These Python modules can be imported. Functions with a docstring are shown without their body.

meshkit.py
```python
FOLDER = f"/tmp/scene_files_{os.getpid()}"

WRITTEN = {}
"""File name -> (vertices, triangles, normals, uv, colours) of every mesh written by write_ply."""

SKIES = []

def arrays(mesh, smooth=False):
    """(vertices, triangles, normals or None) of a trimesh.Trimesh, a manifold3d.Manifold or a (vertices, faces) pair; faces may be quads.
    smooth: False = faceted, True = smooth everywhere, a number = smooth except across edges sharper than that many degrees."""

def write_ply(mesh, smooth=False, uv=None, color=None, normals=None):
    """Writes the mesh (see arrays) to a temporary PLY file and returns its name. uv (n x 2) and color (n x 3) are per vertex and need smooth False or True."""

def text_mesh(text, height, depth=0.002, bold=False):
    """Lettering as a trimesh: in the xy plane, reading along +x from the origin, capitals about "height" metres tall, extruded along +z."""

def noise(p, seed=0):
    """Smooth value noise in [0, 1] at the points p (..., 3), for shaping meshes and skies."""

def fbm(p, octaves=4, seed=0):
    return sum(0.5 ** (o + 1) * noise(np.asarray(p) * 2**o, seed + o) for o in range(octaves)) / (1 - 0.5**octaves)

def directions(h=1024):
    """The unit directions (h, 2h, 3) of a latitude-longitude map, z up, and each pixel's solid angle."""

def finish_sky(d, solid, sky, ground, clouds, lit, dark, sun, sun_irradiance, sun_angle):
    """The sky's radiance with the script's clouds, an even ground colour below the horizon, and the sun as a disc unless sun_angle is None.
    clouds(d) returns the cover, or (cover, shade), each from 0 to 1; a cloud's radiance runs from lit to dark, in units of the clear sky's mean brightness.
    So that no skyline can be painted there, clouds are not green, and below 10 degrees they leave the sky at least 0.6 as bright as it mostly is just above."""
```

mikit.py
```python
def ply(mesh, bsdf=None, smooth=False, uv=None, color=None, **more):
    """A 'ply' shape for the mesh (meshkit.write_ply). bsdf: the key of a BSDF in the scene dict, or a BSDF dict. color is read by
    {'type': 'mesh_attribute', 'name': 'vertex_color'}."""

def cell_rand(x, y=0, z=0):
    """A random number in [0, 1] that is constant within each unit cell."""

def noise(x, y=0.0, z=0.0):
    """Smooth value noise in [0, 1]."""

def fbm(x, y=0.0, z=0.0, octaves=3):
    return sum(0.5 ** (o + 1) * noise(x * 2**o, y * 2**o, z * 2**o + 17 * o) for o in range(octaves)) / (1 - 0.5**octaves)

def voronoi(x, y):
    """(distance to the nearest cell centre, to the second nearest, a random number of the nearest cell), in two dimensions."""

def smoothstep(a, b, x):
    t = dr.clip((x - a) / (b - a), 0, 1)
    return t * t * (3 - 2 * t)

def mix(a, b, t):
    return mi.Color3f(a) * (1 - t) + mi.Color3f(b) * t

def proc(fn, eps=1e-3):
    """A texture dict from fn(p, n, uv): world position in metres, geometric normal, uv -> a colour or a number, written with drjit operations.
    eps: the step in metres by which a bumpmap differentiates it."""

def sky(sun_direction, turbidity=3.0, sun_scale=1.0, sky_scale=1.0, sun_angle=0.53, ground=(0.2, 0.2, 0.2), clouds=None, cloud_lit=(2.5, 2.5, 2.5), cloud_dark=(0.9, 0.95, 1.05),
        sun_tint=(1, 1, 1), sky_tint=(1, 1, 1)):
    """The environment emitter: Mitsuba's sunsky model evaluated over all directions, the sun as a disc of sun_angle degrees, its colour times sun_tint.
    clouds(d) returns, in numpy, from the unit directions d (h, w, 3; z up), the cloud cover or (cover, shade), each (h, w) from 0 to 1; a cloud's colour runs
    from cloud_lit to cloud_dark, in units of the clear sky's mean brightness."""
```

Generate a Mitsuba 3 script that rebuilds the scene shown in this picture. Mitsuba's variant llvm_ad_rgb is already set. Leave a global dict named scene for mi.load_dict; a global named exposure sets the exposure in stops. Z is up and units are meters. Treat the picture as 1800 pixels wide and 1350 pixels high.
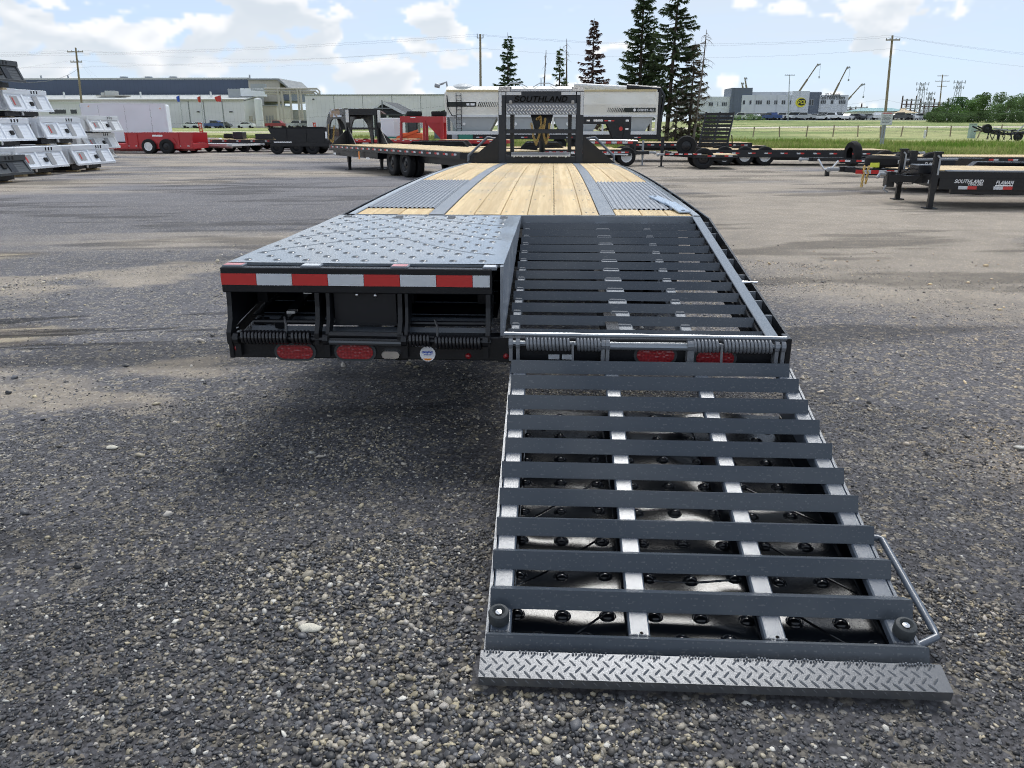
import math, random
import numpy as np, trimesh, drjit as dr, mitsuba as mi
import shapely.geometry as sg
import mikit, meshkit
from mikit import noise, fbm, voronoi, cell_rand, smoothstep, mix

# ------------------------------------------------------------------ camera, sky, exposure
T = mi.ScalarTransform4f
scene, labels = {}, {}
CAM = np.array([0.2047, -3.4484, 1.48])
PITCH, YAW, FPX = 0.318, 0.0497, 1376.0
fwd = np.array([-math.sin(YAW) * math.cos(PITCH), math.cos(YAW) * math.cos(PITCH), -math.sin(PITCH)])
scene['camera'] = {'type': 'perspective', 'fov': math.degrees(2 * math.atan(900 / FPX)), 'fov_axis': 'x', 'near_clip': 0.05, 'far_clip': 3000.0,
                   'to_world': T().look_at(origin=CAM.tolist(), target=(CAM + fwd).tolist(), up=[0, 0, 1])}
SUN_AZ, SUN_EL = math.radians(10), math.radians(57)
SUN = [math.sin(SUN_AZ) * math.cos(SUN_EL), math.cos(SUN_AZ) * math.cos(SUN_EL), math.sin(SUN_EL)]


def clouds(d):
    x, y, z = d[..., 0], d[..., 1], d[..., 2]
    az = np.arctan2(x, y)
    q = d * np.array([15.0, 15.0, 24.0])
    w = (meshkit.fbm(q * 0.8 + 5, 3, 31)[..., None] - 0.5) * 1.1
    f = meshkit.fbm(q + w, 7, 3) + 0.10 * (meshkit.fbm(q * 5.3 + 2 * w, 4, 17) - 0.5)
    up = meshkit.fbm(q + w + np.array([0.10, 0.05, 0.42]), 6, 3)
    big = meshkit.fbm(d * np.array([2.6, 2.6, 4.5]) + 9, 3, 12)
    th = 0.522 + 0.075 * np.clip(np.sin(az + 0.02) * 2.2, -0.8, 1) - 0.34 * (big - 0.5) + 0.02 * np.clip((z - 0.10) * 8, -0.6, 1.2)
    cover = np.clip((f - th) / 0.045, 0, 1)
    cover = cover * cover * (3 - 2 * cover)
    veil = 0.48 + 0.26 * np.clip((meshkit.fbm(d * np.array([4, 4, 18.0]) + 3, 5, 8) - 0.42) * 3, -0.6, 1)
    edge = np.clip((f - th) / 0.25, 0, 1)
    shade = np.clip((up - th + 0.02) / 0.13, 0, 1) * 0.72 + 0.18 * edge
    return np.maximum(cover * 0.97, veil), np.clip(shade * cover + 0.80 * (1 - cover), 0, 1)


scene['sky'] = mikit.sky(SUN, turbidity=3.0, sun_scale=0.60, sky_scale=1.40, sun_angle=24.0, sun_tint=(0.84, 0.99, 1.25), sky_tint=(1.0, 1.0, 1.0), clouds=clouds, cloud_lit=(2.6, 2.6, 2.62), cloud_dark=(1.68, 1.86, 2.04), ground=(0.2, 0.2, 0.2))
labels['sky'] = {'kind': 'structure'}
exposure = 1.6
RNG = np.random.default_rng(7)


# ------------------------------------------------------------------ mesh helpers
def rotz(a, loc=(0, 0, 0)):
    c, s = math.cos(a), math.sin(a)
    return np.array([[c, -s, 0, loc[0]], [s, c, 0, loc[1]], [0, 0, 1, loc[2]], [0, 0, 0, 1.0]])


def frame(o, x, y, z):
    m = np.eye(4)
    m[:3, 0], m[:3, 1], m[:3, 2], m[:3, 3] = x, y, z, o
    return m


BOXF = np.array([[0, 3, 2, 1], [4, 5, 6, 7], [0, 1, 5, 4], [1, 2, 6, 5], [2, 3, 7, 6], [3, 0, 4, 7]])
BOXF = np.vstack([BOXF[:, [0, 1, 2]], BOXF[:, [0, 2, 3]]])


def _cham():
    pts = []
    for sx in (-1, 1):
        for sy in (-1, 1):
            for sz in (-1, 1):
                for k in range(3):
                    s = np.array([sx, sy, sz], float)
                    m = np.ones(3) * 0.9
                    m[k] = 1.0
                    pts.append(s * m)
    pts = np.array(pts)
    hull = trimesh.Trimesh(pts, trimesh.convex.convex_hull(pts).faces if False else _hull(pts), process=False)
    return pts, np.array(hull.faces)


def _hull(pts):
    from scipy.spatial import ConvexHull
    h = ConvexHull(pts)
    f = []
    for s, e in zip(h.simplices, h.equations):
        a, b, c = pts[s]
        f.append(s if np.dot(np.cross(b - a, c - a), e[:3]) > 0 else s[::-1])
    return np.array(f)


CHP, CHF = _cham()


class MB:
    def __init__(s, M=None):
        s.v, s.f, s.n, s.M = [], [], 0, M

    def add(s, v, f, M=None):
        v, f = np.asarray(v, float), np.asarray(f, int)
        if f.shape[1] == 4:
            f = np.vstack([f[:, [0, 1, 2]], f[:, [0, 2, 3]]])
        for m in (M, s.M):
            if m is not None:
                v = v @ m[:3, :3].T + m[:3, 3]
        s.v.append(v)
        s.f.append(f + s.n)
        s.n += len(v)
        return s

    def box(s, x0, x1, y0, y1, z0, z1, b=0.0, M=None):
        c, e = np.array([x0 + x1, y0 + y1, z0 + z1]) / 2, np.array([x1 - x0, y1 - y0, z1 - z0]) / 2
        if b <= 0:
            v = np.array([[-1, -1, -1], [1, -1, -1], [1, 1, -1], [-1, 1, -1], [-1, -1, 1], [1, -1, 1], [1, 1, 1], [-1, 1, 1]]) * e + c
            return s.add(v, BOXF, M)
        bb = min(b, 0.45 * e.min() * 2)
        sg_ = np.sign(CHP)
        full = np.abs(CHP) > 0.95
        return s.add(sg_ * (e - np.where(full, 0, bb)) + c, CHF, M)

    def bar(s, p, q, w, h, up=(0, 0, 1), b=0.0):
        p, q = np.asarray(p, float), np.asarray(q, float)
        L = np.linalg.norm(q - p)
        y = (q - p) / L
        x = np.cross(y, up)
        if np.linalg.norm(x) < 1e-6:
            x = np.cross(y, (0, 1, 0))
        x /= np.linalg.norm(x)
        return s.box(-w / 2, w / 2, 0, L, -h / 2, h / 2, b, frame(p, x, y, np.cross(x, y)))

    def tube(s, pts, r, n=8, caps=True):
        p = np.asarray(pts, float)
        r = np.broadcast_to(np.asarray(r, float), (len(p),))
        t = np.gradient(p, axis=0)
        t /= np.linalg.norm(t, axis=1, keepdims=True) + 1e-12
        a = np.cross(t[0], [0, 0, 1.0] if abs(t[0, 2]) < 0.9 else [1.0, 0, 0])
        A = []
        for k in range(len(p)):
            a = a - t[k] * np.dot(a, t[k])
            a /= np.linalg.norm(a) + 1e-12
            A.append(a)
        A = np.array(A)
        B = np.cross(t, A)
        g = np.arange(n) * 2 * np.pi / n
        v = p[:, None] + r[:, None, None] * (np.cos(g)[None, :, None] * A[:, None] + np.sin(g)[None, :, None] * B[:, None])
        i, j = np.meshgrid(np.arange(len(p) - 1), np.arange(n), indexing='ij')
        f = np.stack([i * n + j, i * n + (j + 1) % n, (i + 1) * n + (j + 1) % n, (i + 1) * n + j], -1).reshape(-1, 4)
        s.add(v.reshape(-1, 3), f)
        if caps:
            for e, o in ((0, -1), (len(p) - 1, 1)):
                k = np.arange(n)
                ring = np.vstack([v[e], p[e][None]])
                ff = np.stack([k, (k + 1) % n, np.full(n, n)], 1)
                s.add(ring, ff[:, ::o])
        return s

    def lathe(s, prof, c=(0, 0, 0), axis=(0, 0, 1), n=24):
        """profile [(radius, height)...] turned about axis through c"""
        z = np.asarray(axis, float) / np.linalg.norm(axis)
        x = np.cross(z, [0, 0, 1.0] if abs(z[2]) < 0.9 else [1.0, 0, 0])
        x /= np.linalg.norm(x)
        y = np.cross(z, x)
        pr = np.asarray(prof, float)
        g = np.arange(n) * 2 * np.pi / n
        v = np.asarray(c, float) + pr[:, None, :1] * (np.cos(g)[None, :, None] * x + np.sin(g)[None, :, None] * y) + pr[:, None, 1:] * z
        i, j = np.meshgrid(np.arange(len(pr) - 1), np.arange(n), indexing='ij')
        f = np.stack([i * n + j, i * n + (j + 1) % n, (i + 1) * n + (j + 1) % n, (i + 1) * n + j], -1).reshape(-1, 4)
        return s.add(v.reshape(-1, 3), f)

    def prism(s, poly, axis, a0, a1, M=None):
        """2-D polygon extruded along 'x' (poly = y,z), 'y' (poly = x,z) or 'z' (poly = x,y)"""
        pg = poly if hasattr(poly, 'exterior') else sg.Polygon(poly)
        m = trimesh.creation.extrude_polygon(pg, abs(a1 - a0), engine='earcut')
        v = np.array(m.vertices)
        v[:, 2] += min(a0, a1)
        f = np.array(m.faces)
        if axis == 'x':
            v = v[:, [2, 0, 1]]
        elif axis == 'y':
            v, f = v[:, [0, 2, 1]], f[:, ::-1]
        return s.add(v, f, M)

    def ball(s, c, r, sub=1):
        m = trimesh.creation.icosphere(subdivisions=sub)
        return s.add(np.array(m.vertices) * r + np.asarray(c), m.faces)

    def arrays(s):
        return np.vstack(s.v), np.vstack(s.f)


def numbered(k):
    if k not in scene and k not in labels:
        return k
    i = 1
    while f'{k}_{i:03d}' in scene or f'{k}_{i:03d}' in labels:
        i += 1
    return f'{k}_{i:03d}'


def put(name, mb, mat, parent=None, smooth=False, label=None, kind=None, color=None, **more):
    key = numbered(f'{parent}__{name}' if parent else name)
    m = mb.arrays() if isinstance(mb, MB) else mb
    scene[key] = mikit.ply(m, mat, smooth=smooth, color=color, **more)
    if label or kind:
        labels[key] = {}
        if label:
            labels[key]['label'] = label
        if kind:
            labels[key]['kind'] = kind
    return key


def thing(name, label, cat, group=None):
    key = numbered(name)
    labels[key] = {'label': label, 'category': cat}
    if group:
        labels[key]['group'] = group
    return key


def tag(key, label, cat, group=None):
    labels.setdefault(key, {}).update({'label': label, 'category': cat})
    if group:
        labels[key]['group'] = group
    return key


def text(s, height, depth=0.004, bold=True, italic=0.0, width=None):
    m = meshkit.text_mesh(s, height, depth, bold)
    v = np.array(m.vertices)
    v[:, 0] += italic * v[:, 1]
    v[:, 0] -= v[:, 0].min()
    if width:
        v[:, 0] *= width / v[:, 0].max()
    return v, np.array(m.faces)


# ------------------------------------------------------------------ materials
def mat(key, col, rough=0.5, metal=0.0, spec=0.5, coat=0.0, bump=None, **kw):
    c = col if isinstance(col, dict) else {'type': 'rgb', 'value': list(col)}
    b = {'type': 'principled', 'base_color': c, 'roughness': rough, 'metallic': metal, 'specular': spec}
    if coat:
        b['clearcoat'] = coat
        b['clearcoat_gloss'] = 0.9
    b.update(kw)
    if bump:
        b = {'type': 'bumpmap', 'tex': bump[0], 'scale': bump[1], 'bsdf': b}
    scene[key] = {'type': 'twosided', 'bsdf': b}
    return key


def dusty(base, dust, amount, s=1.0):
    base, dust = [float(x) for x in base], [float(x) for x in dust]

    def fn(p, n, uv):
        a = fbm(p.x * 2.3 * s, p.y * 2.3 * s, p.z * 2.3 * s, 3)
        b = noise(p.x * 160 * s, p.y * 160 * s, p.z * 160 * s)
        t = smoothstep(0.38, 0.8, a) * 0.6 + smoothstep(0.70, 0.92, b) * 0.75
        return mix(base, dust, dr.clip(t * amount, 0, 1))
    return mikit.proc(fn)


def scr(p, n, uv):
    return 0.27 + 0.12 * fbm(p.x * 6, p.y * 6, p.z * 6, 2)


mat('black_paint', dusty((0.006, 0.0068, 0.009), (0.05, 0.048, 0.045), 0.16), mikit.proc(scr), spec=0.45)
mat('slat_paint', dusty((0.040, 0.052, 0.068), (0.19, 0.19, 0.185), 0.42), 0.38, spec=0.6)
mat('far_black', (0.007, 0.008, 0.011), 0.34)
mat('gloss_black', (0.0035, 0.0045, 0.0065), 0.14, spec=0.5)
mat('dark_hole', (0.003, 0.003, 0.003), 0.8, spec=0.1)
mat('rubber', (0.018, 0.018, 0.019), 0.75, spec=0.25)
mat('rubber_gray', (0.055, 0.06, 0.062), 0.6, spec=0.35)
mat('steel_gray', (0.30, 0.32, 0.34), 0.38, metal=0.75)
mat('tread_steel', dusty((0.26, 0.28, 0.31), (0.38, 0.38, 0.38), 0.5), 0.42, metal=0.35)
mat('strip_paint', dusty((0.17, 0.19, 0.215), (0.3, 0.3, 0.3), 0.4), 0.38, spec=0.7)
mat('aluminium', dusty((0.78, 0.80, 0.83), (0.6, 0.6, 0.6), 0.3), 0.42, metal=0.25)
mat('alu_bright', (0.8, 0.8, 0.8), 0.28, metal=0.8)
mat('alu_dark', (0.33, 0.33, 0.33), 0.5, metal=0.2)
mat('bed_dark', (0.06, 0.065, 0.07), 0.4)
mat('chain_gold', (0.75, 0.53, 0.2), 0.3, metal=0.9)
mat('chrome', (0.85, 0.85, 0.85), 0.12, metal=1.0)
mat('tape_red', (0.52, 0.025, 0.022), 0.35, coat=0.4)
mat('tape_white', (0.58, 0.60, 0.62), 0.35, coat=0.4)
mat('lens_red', mikit.proc(lambda p, n, uv: mix([0.32, 0.012, 0.016], [0.19, 0.005, 0.009], 0.5 - 0.25 * (dr.cos(p.x * 420) + dr.cos(p.z * 420)))), 0.15, coat=1.0, bump=(mikit.proc(lambda p, n, uv: noise(p.x * 130, p.z * 130, 0)), 0.002))
mat('lens_clear', (0.75, 0.78, 0.8), 0.15, coat=1.0)
mat('amber', (0.8, 0.25, 0.02), 0.25)
mat('red_paint', (0.42, 0.02, 0.025), 0.35, coat=0.5)
mat('orange_paint', (0.75, 0.12, 0.03), 0.4)
mat('orange_red', (0.50, 0.055, 0.03), 0.45)
mat('white_paint', (0.72, 0.73, 0.73), 0.35)
mat('tank_white', dusty((0.84, 0.82, 0.74), (0.62, 0.56, 0.44), 0.5, 0.3), 0.4)
mat('tank_gray', (0.46, 0.49, 0.50), 0.5)
mat('cream', (0.62, 0.52, 0.3), 0.6)
mat('logo_white', (0.85, 0.85, 0.85), 0.4)
mat('logo_blue', (0.04, 0.1, 0.5), 0.4)
mat('logo_yellow', (0.75, 0.68, 0.04), 0.4)
mat('logo_black', (0.02, 0.025, 0.02), 0.5)
mat('yellow_tag', (0.7, 0.75, 0.08), 0.5)
mat('teal_paint', (0.03, 0.2, 0.15), 0.5)
mat('glass_dark', (0.015, 0.018, 0.022), 0.08, spec=0.7)
mat('navy_paint', (0.03, 0.04, 0.07), 0.5)


def siding(base, pitch, axis):
    base = [float(x) for x in base]

    def fn(p, n, uv):
        c = {'x': p.x, 'z': p.z}[axis]
        g = smoothstep(0.0, 0.16, dr.abs(c / pitch - dr.floor(c / pitch) - 0.5) * 2)
        w = 0.92 + 0.16 * (fbm(p.x * 0.15, p.y * 0.15, p.z * 0.5, 3) - 0.5)
        return mi.Color3f(base) * (0.86 + 0.14 * g) * w
    return mikit.proc(fn)


mat('siding_gray', siding((0.76, 0.745, 0.765), 1.0, 'x'), 0.6)
mat('siding_light', siding((0.68, 0.69, 0.66), 1.0, 'x'), 0.6)
mat('siding_navy', siding((0.075, 0.10, 0.155), 1.2, 'x'), 0.5)
mat('siding_beige', siding((0.48, 0.45, 0.38), 0.8, 'x'), 0.6)
mat('panel_white', siding((0.66, 0.69, 0.72), 6.0, 'x'), 0.5)
mat('panel_dark', siding((0.13, 0.155, 0.20), 6.0, 'x'), 0.5)
mat('shed_dark', siding((0.05, 0.055, 0.062), 0.3, 'z'), 0.6)
mat('trim_white', (0.7, 0.7, 0.68), 0.5)
mat('roof_gray', (0.25, 0.26, 0.26), 0.6)
mat('roof_dark', (0.09, 0.095, 0.10), 0.7, spec=0.2)
mat('roof_light', (0.47, 0.48, 0.46), 0.6)
mat('roof_teal', (0.16, 0.33, 0.34), 0.5)
mat('roof_tan', (0.5, 0.38, 0.22), 0.6)
mat('pipe_tan', (0.45, 0.42, 0.36), 0.5)
mat('rack_rust', (0.10, 0.06, 0.055), 0.7)
mat('galv', (0.36, 0.38, 0.40), 0.5, metal=0.3)
mat('wire', (0.10, 0.10, 0.11), 0.6)
mat('blue_sign', (0.04, 0.25, 0.75), 0.4)
mat('container_white', dusty((0.80, 0.83, 0.86), (0.66, 0.69, 0.72), 0.5, 0.4), 0.45)
mat('crane_yellow', (0.22, 0.18, 0.12), 0.5)
mat('concrete', (0.4, 0.39, 0.36), 0.8)
mat('box_green', (0.32, 0.42, 0.38), 0.6)


def pole_c(p, n, uv):
    g = noise(p.x * 40, p.y * 40, p.z * 1.2)
    return mix([0.20, 0.16, 0.11], [0.36, 0.30, 0.21], g)


mat('pole_wood', mikit.proc(pole_c), 0.85)


def wood_c(p, n, uv):
    k = cell_rand(dr.floor(p.x / 0.098), 3, 1)
    ring = fbm(p.x * 26 + 9 * k, p.y * 1.1 + 13 * k, 2 + 3 * k, 4)
    fine = noise(p.x * 210, p.y * 6, 5 * k)
    knot_d, _, kr = voronoi(p.x * 6.0 + 20 * k, p.y * 1.1)
    knot = (1 - smoothstep(0.03, 0.075, knot_d)) * dr.select(kr > 0.72, 1.0, 0.0)
    c = mix([0.575, 0.415, 0.215], [0.675, 0.515, 0.29], smoothstep(0.25, 0.75, ring))
    c = c * (0.90 + 0.2 * k) * (0.93 + 0.12 * fine)
    stain = smoothstep(0.56, 0.76, fbm(p.x * 2.1 + 3, p.y * 1.3, 4, 3))
    c = mix(c, [0.42, 0.36, 0.27], 0.35 * stain)
    return mix(c, [0.20, 0.11, 0.05], knot * 0.45)


mat('deck_wood', mikit.proc(wood_c), 0.62, spec=0.35)


# ------------------------------------------------------------------ ground
def edge_y(x):
    """far edge of the gravel yard"""
    return np.interp(x, [-90, -40, -15, 2, 8, 14, 24, 40, 90], [66, 62, 58, 56, 48, 40, 29, 24, 22])


def ground_z(x, y):
    x, y = np.asarray(x, float), np.asarray(y, float)
    r = np.clip((y - 62) / 170, 0, 1)
    r = r * r * (3 - 2 * r)
    rise = r * (1.15 + 2.0 * np.clip((x + 40) / 90, 0, 1))
    p = np.stack([x, y, x * 0], -1)
    near = 0.022 * (meshkit.fbm(p * 0.8 + 7, 3, 5) - 0.5) * np.clip((np.abs(x - 0.3) - 1.7) / 1.0, 0, 1)
    # tyre ruts pushed into the soft gravel on the left
    m = np.exp(-(((x + 4.7) / 1.5) ** 2 + ((y - 2.6 - 0.18 * x) / 0.75) ** 2)) + 0.8 * np.exp(-(((x + 6.6) / 1.4) ** 2 + ((y - 5.6) / 0.5) ** 2))
    rid = meshkit.fbm(np.stack([x * 0.5 + 0.12 * y, y * 4.2 - x * 0.8, x * 0], -1), 3, 9) - 0.5
    near = near + 0.16 * m * rid
    fade = np.clip((60 - y) / 30, 0, 1)
    return rise + near * fade


def gravel_c(p, n, uv):
    x, y = p.x, p.y
    d = dr.sqrt(dr.square(x - 0.2) + dr.square(y + 3.45))
    big = fbm(x * 0.21 + 4, y * 0.30 + 2, 0, 4)
    streak = fbm(x * 0.10 + 0.03 * y, y * 0.9 - x * 0.22, 3, 4)
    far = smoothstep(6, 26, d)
    right = smoothstep(0.8, 4.5, x)
    tan = smoothstep(0.50, 0.70, big * 0.55 + streak * 0.45 + 0.13 * far + 0.15 * right - 0.03)
    ruts = dr.exp(-(dr.square((x + 4.7) / 1.5) + dr.square((y - 2.6 - 0.18 * x) / 0.75))) + 0.8 * dr.exp(-(dr.square((x + 6.6) / 1.4) + dr.square((y - 5.6) / 0.5)))
    yw = y + 2.2 * (fbm(x * 0.55 + 7, y * 0.55, 2, 3) - 0.5) + 0.5 * (fbm(x * 2.2, y * 2.2, 5, 3) - 0.5)
    lane = dr.exp(-dr.square((yw - 0.9 - 0.42 * (x + 3.0)) / 0.60)) * smoothstep(-0.9, -2.4, x) + 0.9 * dr.exp(-dr.square((yw - 4.6 - 0.30 * (x + 4.0)) / 0.8)) * smoothstep(-2.2, -4.2, x)
    tan = dr.maximum(tan, smoothstep(0.30, 0.62, lane * (0.05 + 1.4 * fbm(x * 1.3, y * 2.2, 11, 4))))
    mud = smoothstep(0.40, 0.66, ruts * (0.20 + 0.75 * streak + 0.55 * fbm(x * 2.6, y * 4.5, 6, 4)))
    v1, _, r1 = voronoi(x * 62, y * 62)
    v2, _, r2 = voronoi(x * 31 + 5, y * 31)
    v3, _, r3 = voronoi(x * 11 + 2, y * 11)
    s = mix([0.046, 0.046, 0.052], [0.165, 0.164, 0.178], r1)
    s = dr.select(r2 > 0.80, mix([0.19, 0.17, 0.135], [0.32, 0.285, 0.225], r1), s)
    s = dr.select(r1 > 0.945, mi.Color3f(0.46, 0.43, 0.37), s)
    s = dr.select((r3 > 0.86) & (v3 < 0.22), mi.Color3f(0.36, 0.31, 0.24), s)
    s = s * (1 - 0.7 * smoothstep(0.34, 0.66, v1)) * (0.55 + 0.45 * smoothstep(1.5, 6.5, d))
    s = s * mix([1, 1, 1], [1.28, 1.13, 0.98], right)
    packed = mix([0.212, 0.203, 0.210], [0.385, 0.33, 0.265], tan)
    packed = packed * (0.78 + 0.44 * fbm(x * 3.1, y * 3.1, 5, 4)) * (0.86 + 0.28 * streak)
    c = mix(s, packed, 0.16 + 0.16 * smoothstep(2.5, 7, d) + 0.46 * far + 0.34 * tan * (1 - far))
    c = mix(c, mix([0.085, 0.068, 0.05], [0.42, 0.35, 0.24], smoothstep(0.32, 0.66, fbm(x * 1.6 + 0.4 * y, y * 11 - 2.2 * x, 1, 4))), mud * 0.7)
    wet = smoothstep(0.58, 0.70, fbm(x * 0.42 + 31, y * 1.5 - 0.25 * x, 8, 4)) * (1 - mud)
    rut = dr.exp(-(dr.square((x + 4.2) / 2.4) + dr.square((y - 2.9 - 0.22 * x) / 1.0)))
    crack = smoothstep(0.57, 0.66, fbm(x * 0.9 + 0.3 * y, y * 7.5 - 1.9 * x, 21, 4)) * smoothstep(0.2, 0.7, rut)
    return c * (1 - 0.42 * wet) * (1 - 0.62 * crack)


def gravel_h(p, n, uv):
    v1, _, r1 = voronoi(p.x * 62, p.y * 62)
    v2, _, r2 = voronoi(p.x * 25 + 5, p.y * 25)
    return 0.0040 * (1 - v1) * (0.5 + r1) + 0.0028 * (1 - v2) + 0.014 * fbm(p.x * 4, p.y * 9, 0, 3)


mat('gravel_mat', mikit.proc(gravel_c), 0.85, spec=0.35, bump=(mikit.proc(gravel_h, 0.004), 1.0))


def grass_c(p, n, uv):
    a = fbm(p.x * 0.08, p.y * 0.16, 2, 4)
    b = fbm(p.x * 0.9, p.y * 0.9, 1, 3)
    c = mix([0.17, 0.215, 0.075], [0.31, 0.315, 0.14], smoothstep(0.36, 0.66, a))
    c = mix(c, [0.40, 0.36, 0.19], smoothstep(0.58, 0.78, fbm(p.x * 0.05 + 3, p.y * 0.35, 7, 3)) * 0.7)
    return c * (0.72 + 0.56 * b)


mat('grass_mat', mikit.proc(grass_c), 0.9, spec=0.2)
mat('dirt_road_mat', mikit.proc(lambda p, n, uv: mix([0.44, 0.38, 0.28], [0.55, 0.50, 0.40], fbm(p.x * 0.3, p.y * 1.2, 0, 3))), 0.9)
mat('lot_mat', mikit.proc(lambda p, n, uv: mix([0.2, 0.2, 0.2], [0.3, 0.29, 0.27], fbm(p.x * 0.2, p.y * 0.5, 0, 3))), 0.9)
scene['blade_mat'] = {'type': 'principledthin', 'base_color': {'type': 'mesh_attribute', 'name': 'vertex_color'}, 'roughness': 0.6, 'diff_trans': 0.8, 'eta': 1.35}
scene['stone_mat'] = {'type': 'twosided', 'bsdf': {'type': 'principled', 'base_color': {'type': 'mesh_attribute', 'name': 'vertex_color'}, 'roughness': 0.52, 'specular': 0.5}}
scene['needle_mat'] = dict(scene['blade_mat'])


def axis_pts(a):
    return np.unique(np.round(np.concatenate(a), 4))


def build_ground():
    xs = axis_pts([np.arange(-9, 6, 0.11), np.arange(-24, 24, 1.0), np.arange(-100, 140, 6.0), np.linspace(-1500, 1500, 61)])
    ts = axis_pts([np.arange(-0.04, 0.20, 0.0022), np.arange(0.2, 1.0, 0.02), [1.0], 1 + np.array([.02, .05, .1, .2])])
    X, TT = np.meshgrid(xs, ts, indexing='ij')
    Y = -3.0 + (edge_y(X) + 3.0) * np.where(TT <= 1, TT, 1.0) + np.where(TT > 1, (TT - 1) * 40, 0)
    back = np.array([-60.0, -20, -8])
    tail = np.array([76, 84, 92, 100, 110, 120, 130, 137, 145, 155, 165, 180, 200, 232, 300, 400, 600, 900, 1400, 2200.0])
    X = np.concatenate([np.repeat(xs[:, None], 3, 1), X, np.repeat(xs[:, None], len(tail), 1)], 1)
    Y = np.concatenate([np.repeat(back[None], len(xs), 0), Y, np.repeat(tail[None], len(xs), 0)], 1)
    Z = ground_z(X, Y)
    nx, ny = X.shape
    idx = np.arange(nx * ny).reshape(nx, ny)
    V = np.stack([X, Y, Z], -1).reshape(-1, 3)
    yard_rows = 3 + len(ts) - 5
    q = lambda a, b, m=None: np.stack([idx[:-1, a:b], idx[1:, a:b], idx[1:, a + 1:b + 1], idx[:-1, a + 1:b + 1]], -1).reshape(-1, 4)

    def sub(name, F, m, smooth=True):
        u, inv = np.unique(F, return_inverse=True)
        put(name, (V[u], inv.reshape(F.shape)), m, smooth=smooth, kind='structure')
    sub('gravel_yard', q(0, yard_rows), 'gravel_mat')
    F = q(yard_rows, ny - 1)
    cy = V[F].mean(1)
    road = (cy[:, 1] > 137) & (cy[:, 1] < 145)
    lot = (cy[:, 1] > 200) & (cy[:, 1] < 232) & (cy[:, 0] > 55)
    sub('grass_field', F[~road & ~lot], 'grass_mat')
    sub('dirt_road', F[road], 'dirt_road_mat')
    sub('car_park_ground', F[lot], 'lot_mat')


build_ground()


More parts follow.
